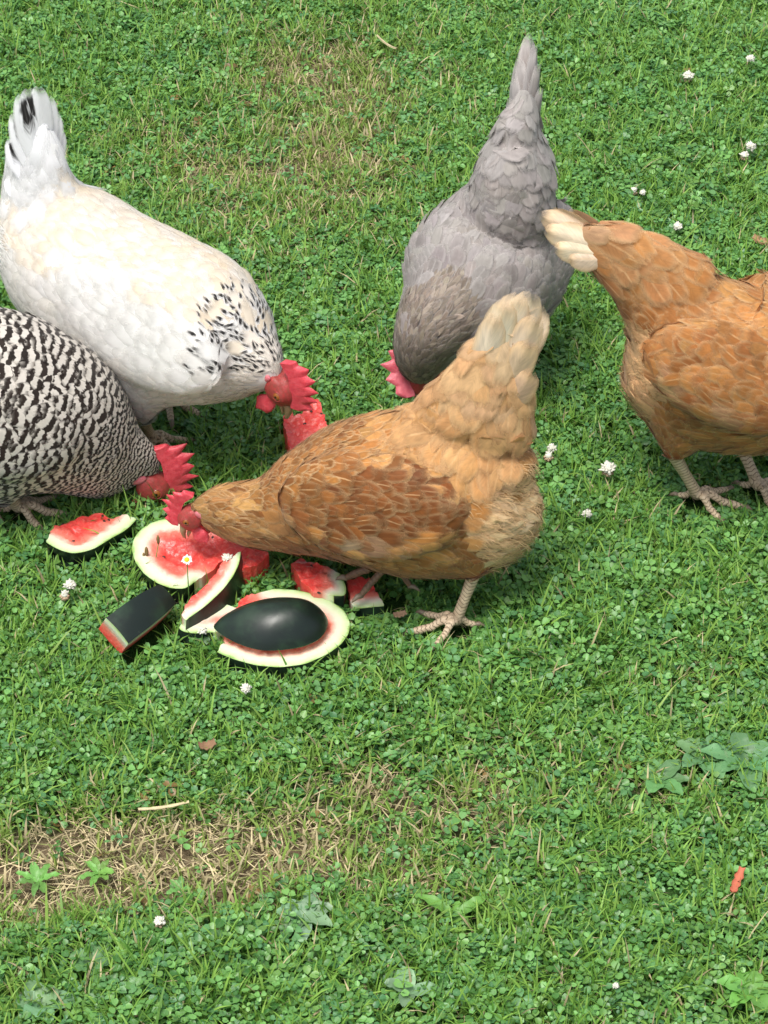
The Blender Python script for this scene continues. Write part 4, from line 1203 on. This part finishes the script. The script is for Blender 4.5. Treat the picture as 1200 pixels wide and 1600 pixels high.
LEAF = np.array([[0, 0, 0], [-.36, .32, 0], [-.50, .66, 0], [-.27, .98, 0], [0, .92, 0], [.27, .98, 0], [.50, .66, 0], [.36, .32, 0]])
LT = np.array([(0, 4, 1), (1, 4, 2), (2, 4, 3), (0, 7, 4), (7, 6, 4), (6, 5, 4)])
def clover(x, y, name, size_k=1.0):
    n = len(x); d = dryness(x, y); lu = lush(x, y)
    size = size_k * rng.uniform(.0042, .0094, n) * (.78 + .35 * lu)
    h = rng.uniform(.004, .030, n) * (.55 + .65 * lu) * (1 - .45 * np.clip(d, 0, 1))
    low = in_melon(x, y, .02) | near_feet(x, y, .020); h = np.where(near_feet(x, y, .05), np.minimum(h, .012), h)
    ok = ~low & ~(near_weed(x, y, .030) & (rng.random(n) < .72)) & (rng.random(n) > np.clip(d * 1.5 - .16, 0, .97)); x, y, size, h, d, lu = x[ok], y[ok], size[ok], h[ok], d[ok], lu[ok]; n = len(x)
    rot = rng.uniform(0, 2 * math.pi, n); tilt = np.abs(rng.normal(0, .38, n)); taz = rng.uniform(0, 2 * math.pi, n)
    # tint: white clover, bluish and yellowish individuals
    v = rng.random((n, 1)) ** 1.25; w = rng.random((n, 1)) ** 3
    c = (1 - v) * np.array([[.042, .155, .026]]) + v * np.array([[.225, .500, .135]])
    c = c * (1 - .45 * w) + .45 * w * np.array([[.25, .42, .08]])
    blu = (rng.random((n, 1)) < .22); c = np.where(blu, c * .55 + np.array([[.065, .18, .085]]) * .75, c)
    old = (rng.random(n) < .0012 + .06 * np.clip(d, 0, 1) ** 2); c[old] = np.array([.28, .17, .06]) * rng.uniform(.6, 1.2, (old.sum(), 1))
    c = np.column_stack([c, np.ones(n)])
    Vs = []; LV = []
    chev = rng.random(n)
    for k in range(3):
        a = rot + k * 2.094 + rng.normal(0, .18, n)
        fold = rng.uniform(.05, .55, n); droop = rng.normal(.10, .25, n)
        s = size * rng.uniform(.88, 1.1, n)
        lx = LEAF[None, :, 0] * s[:, None] * .96; ly = (LEAF[None, :, 1] + .10) * s[:, None]
        lz = np.abs(LEAF[None, :, 0]) * s[:, None] * fold[:, None] - droop[:, None] * ly * LEAF[None, :, 1]
        ca, sa = np.cos(a)[:, None], np.sin(a)[:, None]
        X = lx * ca - ly * sa; Y = lx * sa + ly * ca; Z = lz
        # tilt the whole leaf towards taz
        ct, st = np.cos(taz)[:, None], np.sin(taz)[:, None]
        p = X * ct + Y * st; q = -X * st + Y * ct
        cc, ss_ = np.cos(tilt)[:, None], np.sin(tilt)[:, None]
        p2 = p * cc + Z * ss_; Z2 = -p * ss_ + Z * cc
        X2 = p2 * ct - q * st; Y2 = p2 * st + q * ct
        Vs.append(np.stack([X2 + x[:, None], Y2 + y[:, None], Z2 + h[:, None]], 2))
        LV.append(np.broadcast_to(LEAF[None] * np.array([2, 1, 0]), (n, 8, 3)) + np.stack([np.zeros((n, 8)), np.zeros((n, 8)), np.repeat(chev[:, None], 8, 1)], 2))
    V = np.concatenate(Vs, 1).reshape(-1, 3); L = np.concatenate(LV, 1).reshape(-1, 3)
    V[:, 2] = np.maximum(V[:, 2], .0012)
    o = (np.arange(n * 3) * 8)[:, None, None]
    T = (LT[None] + o).reshape(-1, 3)
    me = mesh_np(name, V, T, M_CLOVER, {'tint': ('FLOAT_COLOR', np.repeat(c, 24, 0)), 'luv': ('FLOAT_VECTOR', L)}, False)
    return link(name, me, None, 'stuff')
def blades(x, y, name, mat, ln, wd, tint, bend=(.1, .9), lay=0.0, zoff=0.0):
    n = len(x); a = rng.uniform(0, 2 * math.pi, n)
    d = np.column_stack([np.cos(a), np.sin(a), np.zeros(n)])
    lean0 = rng.uniform(.05, .55, n) + lay; b = rng.uniform(*bend, n)
    ts = np.array([0, .4, .75, 1.0]); p = np.column_stack([x, y, np.full(n, zoff)])
    tw = rng.normal(0, .5, n)
    sd0 = np.column_stack([-np.sin(a + tw), np.cos(a + tw), np.zeros(n)])
    P = []; prev = 0; cur = p.copy()
    P.append(cur.copy())
    for t0, t1 in zip(ts[:-1], ts[1:]):
        th = np.minimum(lean0 + b * (t0 + t1) / 2 * 1.6, 1.75)
        cur = cur + (ln * (t1 - t0))[:, None] * (d * np.sin(th)[:, None] + np.array([0, 0, 1.0]) * np.cos(th)[:, None])
        cur[:, 2] = np.maximum(cur[:, 2], .002)
        P.append(cur.copy())
    V = []; U_ = []
    for k, (pp, w) in enumerate(zip(P, (.85, 1.0, .7, 0))):
        if w: 
            V += [pp - sd0 * (wd * w / 2)[:, None], pp + sd0 * (wd * w / 2)[:, None]]; U_ += [(-1, ts[k], 0), (1, ts[k], 0)]
        else: V.append(pp); U_.append((0, 1, 0))
    V = np.stack(V, 1).reshape(-1, 3); U_ = np.tile(np.array(U_), (n, 1))
    T = np.array([(0, 1, 3), (0, 3, 2), (2, 3, 5), (2, 5, 4), (4, 5, 6)])
    T = (T[None] + (np.arange(n) * 7)[:, None, None]).reshape(-1, 3)
    c = np.column_stack([tint, np.ones(n)])
    me = mesh_np(name, V, T, mat, {'tint': ('FLOAT_COLOR', np.repeat(c, 7, 0)), 'luv': ('FLOAT_VECTOR', U_)}, True)
    return link(name, me, None, 'stuff')
def grass_tint(n, d):
    v = rng.random((n, 1))
    c = (1 - v) * np.array([[.070, .205, .024]]) + v * np.array([[.275, .490, .085]])
    y_ = np.clip(d[:, None] * .7 + rng.normal(0, .15, (n, 1)), 0, 1)
    c = c * (1 - .7 * y_) + .7 * y_ * np.array([[.36, .38, .11]])
    st = rng.random(n) < (.035 + .50 * np.clip(d, 0, 1) ** 1.4)
    c[st] = np.array([.60, .50, .29]) * rng.uniform(.55, 1.15, (st.sum(), 1))
    return c

# clover canopy
x, y = scatter(int(3.28 * 31500), int(11.8 * 5200))
clover(x, y, 'clover')
# grass: tufts so that blades gather
def tufts(nt, per, spread, nt_out):
    cx, cy = scatter(nt, nt_out)
    k = rng.poisson(per, len(cx)); i = np.repeat(np.arange(len(cx)), k)
    r = np.abs(rng.normal(0, spread, len(i))); a = rng.uniform(0, 6.283, len(i))
    return cx[i] + r * np.cos(a), cy[i] + r * np.sin(a)
x, y = tufts(int(3.28 * 5000), 12, .013, int(11.8 * 900))
d = dryness(x, y); lu = lush(x, y)
ok = ~in_melon(x, y, .01) & ~near_feet(x, y, .016) & ~(near_weed(x, y, .026) & (rng.random(len(x)) < .6)) & (rng.random(len(x)) > np.clip(d * .8 - .3, 0, .8)); x, y, d, lu = x[ok], y[ok], d[ok], lu[ok]
n = len(x)
ln = rng.uniform(.018, .050, n) * (.70 + .55 * lu) * (1 - .35 * np.clip(d, 0, 1))
ln[near_feet(x, y, .05)] *= .5
long_ = rng.random(n) < .03; ln[long_] *= 1.55
blades(x, y, 'grass', M_GRASS, ln, rng.uniform(.0012, .0030, n), grass_tint(n, d))
# dead thatch lying between
x, y = scatter(int(3.28 * 24000), 16000)
d = dryness(x, y); ok = ~in_melon(x, y, -.02) & (rng.random(len(x)) < .10 + .95 * d); x, y, d = x[ok], y[ok], d[ok]; n = len(x)
tn = np.array([[.66, .55, .33]]) * rng.uniform(.35, 1.2, (n, 1)); gr = rng.random(n) < .25; tn[gr] = np.array([.20, .22, .08]) * rng.uniform(.6, 1.3, (gr.sum(), 1))
blades(x, y, 'dry_thatch', M_STRAW, rng.uniform(.012, .045, n), rng.uniform(.0006, .0017, n), tn, (.0, .5), 1.15, .003)

# ------------------------------------------------------------------ flowers, weeds and small litter
M_PETAL = mat_plain('clover_petal', (.66, .65, .56), .6, .2, .10, 300)
M_PETALOLD = mat_plain('withered_petal', (.45, .33, .22), .7, .1, .2, 300)
M_STEM = mat_plain('green_stem', (.10, .22, .05), .5, .3, .25, 200)
M_DAISY = mat_plain('daisy_petal', (.82, .82, .80), .55, .2, .04, 300)
M_YELLOW = mat_plain('daisy_centre', (.75, .50, .03), .7, .2, .2, 700)
M_BUD = mat_plain('seed_head', (.20, .14, .06), .75, .15, .35, 500)
M_DRYSTEM = mat_plain('dry_stem', (.42, .33, .18), .7, .15, .25, 200)
def stalk(root, x, y, h, lean, mat, name='stem', r=.0008):
    m = MB(); p = [np.array([0, 0, 0.0]), np.array([lean[0] * .3, lean[1] * .3, h * .5]), np.array([lean[0], lean[1], h])]
    m.tube(p, [r * 1.2, r, r * .9], 6); link(name, m.mesh(name, mat), root); return p[-1]
def clover_flower(px, py, label, r=.0085, h=.034, old=0.0, squash=.85):
    r *= .82
    top = G(px, py, h); lean = rng.uniform(-.008, .008, 2)
    root = thing('clover_flower', label, 'flower', (top[0] - lean[0], top[1] - lean[1], 0), 0, 'white clover flowers in the lawn')
    c = stalk(root, 0, 0, h - r * .5, lean, M_STEM) + [0, 0, r * .4]
    heads = {0: MB(), 1: MB()}
    heads[0].ball(c + [0, 0, r * .15], np.array([.6, .6, .55]) * r, 10, 7)
    n = 60
    for i in range(n):
        ph = math.acos(1 - 1.55 * (i + .5) / n); th = i * 2.39996 + rng.normal(0, .15)
        d = np.array([math.sin(ph) * math.cos(th), math.sin(ph) * math.sin(th), math.cos(ph) * squash + .12])
        d += rng.normal(0, .12, 3); L = r * rng.uniform(.80, 1.05)
        if i / n > 1 - old: d[2] -= .9; d = nrm(d)
        a = c + d * L * .25; b = c + d * L
        sd = nrm(np.cross(d, [.1, .2, 1])) * r * .24; up = nrm(np.cross(sd, d)) * r * .20
        mid = (a + b) / 2
        V = [a, mid + sd, mid + up, mid - sd, mid - up, b + sd * .5, b - sd * .5 + up * .6]
        T = [(0, 1, 2), (0, 2, 3), (0, 3, 4), (0, 4, 1), (1, 5, 2), (2, 5, 6), (2, 6, 3), (3, 6, 4), (4, 6, 5), (4, 5, 1)]
        heads[1 if i / n > 1 - old else 0].add(V, (), T)
    link('flower_head', heads[0].mesh('flower_head', M_PETAL, False), root)
    if heads[1].n: link('withered_florets', heads[1].mesh('withered_florets', M_PETALOLD, False), root)
for a in (
    (1075, 119, 'white clover flower alone in lush grass, well above the tail of the right-hand buff hen', .0115, .04, .25),
    (1172, 92, 'topmost white clover flower, small, near the top right corner', .0085, .04, 0),
    (1173, 229, 'upper white clover flower of the pair close to the right edge', .0095, .042, 0),
    (1163, 243, 'lower slightly browned clover flower of the pair close to the right edge', .0085, .036, .45),
    (990, 298, 'half withered clover flower above the back of the right-hand buff hen', .008, .03, .6),
    (1004, 301, 'tiny white clover flower just beside the half withered one', .0055, .03, 0),
    (1059, 354, 'white clover flower touching the back outline of the right-hand buff hen', .008, .035, 0),
    (950, 732, 'largest white clover flower, between the two buff hens', .0115, .038, .25),
    (917, 803, 'low white clover flower below and left of the largest one', .0075, .03, 0),
    (862, 700, 'white clover flower just right of the rump fluff of the golden hen', .007, .036, 0),
    (857, 712, 'withered brown clover flower just right of the rump fluff of the golden hen', .0085, .03, .85),
    (109, 914, 'white clover flower in tall grass left of the dark melon strip', .0085, .036, 0),
    (101, 929, 'withered clover flower hanging under the white one left of the dark melon strip', .008, .028, .85),
    (384, 1076, 'small white clover flower below the broad melon slice', .0075, .03, 0),
    (355, 872, 'white clover flower behind the crescent wedge beside the red melon heart', .0075, .052, 0),
    (316, 986, 'small white clover flower at the tip of the thin pale melon crescent', .0065, .034, 0),
    (249, 1440, 'pinkish clover flower at the lower edge of the bare brown patch', .0075, .03, .3),
    (962, 1540, 'small clover flower bud in the clover low down near the bottom', .004, .026, 0)):
    clover_flower(*a)
def daisy(px, py, label):
    h = .075; top = G(px, py, h); root = thing('daisy', label, 'flower', (top[0], top[1] - .004, 0))
    c = stalk(root, 0, 0, h, (.0, .004), M_STEM, r=.0007)
    ft = nrm(np.array([0, -.35, 1.0])); e1 = np.array([1.0, 0, 0]); e2 = np.cross(ft, e1)
    m = MB(); m.ball(c + ft * .0008, np.array([.0030, .0030, .0018]), 12, 8, [e1, e2, ft]); link('daisy_centre', m.mesh('daisy_centre', M_YELLOW), root)
    for i in range(16):
        a = i * 2 * math.pi / 16 + rng.normal(0, .06); d = e1 * math.cos(a) + e2 * math.sin(a); s_ = np.cross(ft, d)
        L = rng.uniform(.0050, .0066); V = [c + d * .0022 - s_ * .0006, c + d * .0022 + s_ * .0006, c + d * L * .7 + s_ * .0011 + ft * .0012, c + d * L * .7 - s_ * .0011 + ft * .0012, c + d * L + ft * .001 + s_ * .0004, c + d * L + ft * .001 - s_ * .0004]
        m = MB(); m.add(V, [(0, 1, 2, 3), (3, 2, 4, 5)]); link('petal', m.mesh('petal', M_DAISY), root)
daisy(292, 875, 'little daisy with yellow centre standing in front of the red melon slice')
def bud(px, py, bx, by, label, s=1.0):
    y0 = G(bx, by)[:2]; d = ray(px, py); t = (y0[1] + .004) / d[1]; top = CP + d * t
    root = thing('seed_head', label, 'seed head', (*y0, 0), 0, 'brown seed heads before the melon')
    c = stalk(root, 0, 0, top[2] - .006 * s, (top[0] - y0[0], top[1] - y0[1]), M_STEM, r=.0006)
    m = MB(); m.tube([c, c + [0, 0, .0025 * s], c + [0, 0, .006 * s], c + [0, 0, .0098 * s], c + [0, 0, .0115 * s]], np.array([.0009, .0018, .0021, .0016, .0010]) * s, 9)
    link('bud', m.mesh('bud', M_BUD), root)
bud(247, 843, 241, 912, 'tallest brown seed head on a thin stalk before the red melon slice', 1.0)
bud(229, 862, 230, 912, 'brown seed head just left of the tallest one, on a straight stalk', 1.1)
bud(225, 870, 224, 912, 'yellowish brown seed head, leftmost of the stalks before the melon', .95)
bud(235, 888, 233, 914, 'shortest brown seed head, low between the taller stalks', .6)
# broad leaved weeds
M_WEED = mat_leaf('weed_leaf', .42, .42, .25)
def weed(px, py, label, leaves, col, kind='broadleaf_weed'):
    c0 = G(px, py); root = thing(kind, label, 'weed', c0, 0, 'broad-leaved weeds in the lawn')
    for az, L, Wd, el in leaves:
        a = math.radians(az); d = np.array([math.cos(a), math.sin(a), 0]); sd = np.array([-d[1], d[0], 0]); V = []; uv = []
        nv, us = 8, (-1, -.5, 0, .5, 1); e = math.radians(el)
        for i in range(nv + 1):
            v = i / nv; w = Wd * .5 * (math.sin(math.pi * min(1, v * .86 + .10)) ** .8 if v < 1 else .08) * (.25 if v < .1 else 1)
            for u in us:
                z = .010 + L * math.sin(e) * v * (1.25 - .75 * v) + abs(u) * w * .35 + .0012 * math.sin(v * 17 + u * 2 + az)
                V.append(d * L * math.cos(e) * v + sd * u * w + [0, 0, z]); uv.append((u, v, 0))
        Q = [(i * 5 + j, i * 5 + j + 1, (i + 1) * 5 + j + 1, (i + 1) * 5 + j) for i in range(nv) for j in range(4)]
        t = jit(col, .2, .08)
        link('leaf', mesh_np('leaf', np.array(V), None, M_WEED, {'tint': ('FLOAT_COLOR', np.tile([*t, 1], (len(V), 1))), 'luv': ('FLOAT_VECTOR', np.array(uv))}, True, Q), root)
rosette = lambda n, L, W_, el: [(k * 360 / n + rng.uniform(-16, 16), L * rng.uniform(.7, 1.15), W_ * rng.uniform(.8, 1.2), el + rng.uniform(-8, 14)) for k in range(n)]
PALE, MIDG = (.22, .36, .20), (.12, .27, .08)
weed(474, 1446, 'pale rosette weed at the right end of the bare brown patch', rosette(8, .036, .017, 22), PALE)
weed(1165, 1206, 'broad dark leaves of a dock-like weed against the right edge', rosette(7, .046, .022, 22), (.13, .30, .12))
weed(1098, 1196, 'flat rosette weed just left of the dock-like weed', rosette(7, .040, .020, 20), (.15, .32, .13))
weed(1030, 1232, 'smaller rosette weed, leftmost of the three on the right', rosette(6, .034, .016, 18), (.14, .31, .11))
weed(712, 1446, 'weed with two long narrow leaves spread like a V', [(150, .046, .012, 24), (32, .040, .012, 26), (80, .020, .009, 30)], (.17, .38, .08))
weed(140, 1520, 'round leaved weed in the clover near the lower left', rosette(5, .024, .018, 18), (.14, .31, .12))
weed(66, 1584, 'large pale leaved weed in the bottom left corner', rosette(6, .034, .020, 20), (.19, .35, .17))
weed(155, 1376, 'small bright green rosette growing in the bare brown patch', rosette(7, .024, .008, 25), (.17, .36, .08))
weed(60, 1390, 'small narrow leaved weed at the left end of the bare patch', rosette(7, .026, .008, 28), (.16, .36, .08))
weed(282, 1402, 'tiny seedling between dead grass in the bare patch', rosette(5, .018, .008, 25), (.15, .34, .09))
weed(640, 1565, 'pale pointed leaf weed at the bottom edge', rosette(4, .034, .015, 30), PALE)
weed(1170, 1565, 'bright broad leaved weed in the bottom right corner', rosette(6, .034, .016, 26), (.16, .38, .08))
# strip of orange melon peel, dead leaves and straws
def strip(px, py, label, name, cat, L, Wd, az, col, rough=.5, curl=.25, z=.022, mat=None):
    c0 = G(px, py, z); root = None
    a = math.radians(az); d = np.array([math.cos(a), math.sin(a), 0]); sd = np.array([-d[1], d[0], 0]); V = []; n = 9
    for i in range(n + 1):
        v = i / n; w = Wd * .5 * (.5 + .5 * math.sin(math.pi * (.15 + .75 * v))) * (1 + .25 * math.sin(i * 2.3))
        zz = curl * L * (v - .5) ** 2
        for s_ in (1, -1):
            for u in (-1, 0, 1):
                V.append(d * L * (v - .5) + sd * u * w + [0, 0, zz + s_ * .0009 + abs(u) * Wd * .22])
    Q = []
    for i in range(n):
        for j in range(2):
            a0 = i * 6 + j; b0 = (i + 1) * 6 + j
            Q += [(a0, a0 + 1, b0 + 1, b0), (a0 + 3, b0 + 3, b0 + 4, a0 + 4)]
        for j in (0, 2): Q.append((i * 6 + j, (i + 1) * 6 + j, (i + 1) * 6 + j + 3, i * 6 + j + 3))
    o = link(name, mesh_np(name, np.array(V), None, mat or mat_plain(name, col, rough, .3, .3, 260), None, True, Q)); o.location = c0
    o['label'] = label; o['category'] = cat
strip(1152, 1378, 'orange red strip of melon lying alone in the clover at right', 'melon_scrap', 'watermelon scrap', .033, .0080, 68, (.52, .15, .085), .4)
strip(1190, 379, 'curled dry brown leaf at the right edge above the right-hand hen', 'dead_leaf', 'leaf', .026, .014, 150, (.36, .22, .11), .8, .5)
strip(324, 1168, 'crumpled brown dead leaf in clover above the bare patch', 'dead_leaf', 'leaf', .017, .011, 20, (.24, .14, .08), .85, .9)
strip(625, 962, 'small brown dropping-like crumb of bark right of the square melon chunk', 'dead_leaf', 'leaf', .014, .008, 20, (.25, .16, .10), .85, .4)
strip(604, 69, 'pale bent straw lying on the grass left of the grey tail', 'straw', 'straw', .050, .0026, 125, (.55, .46, .28), .7, .3)
strip(256, 1262, 'long pale straw lying above the bare brown patch', 'straw', 'straw', .050, .0030, 12, (.55, .47, .28), .7, .2)
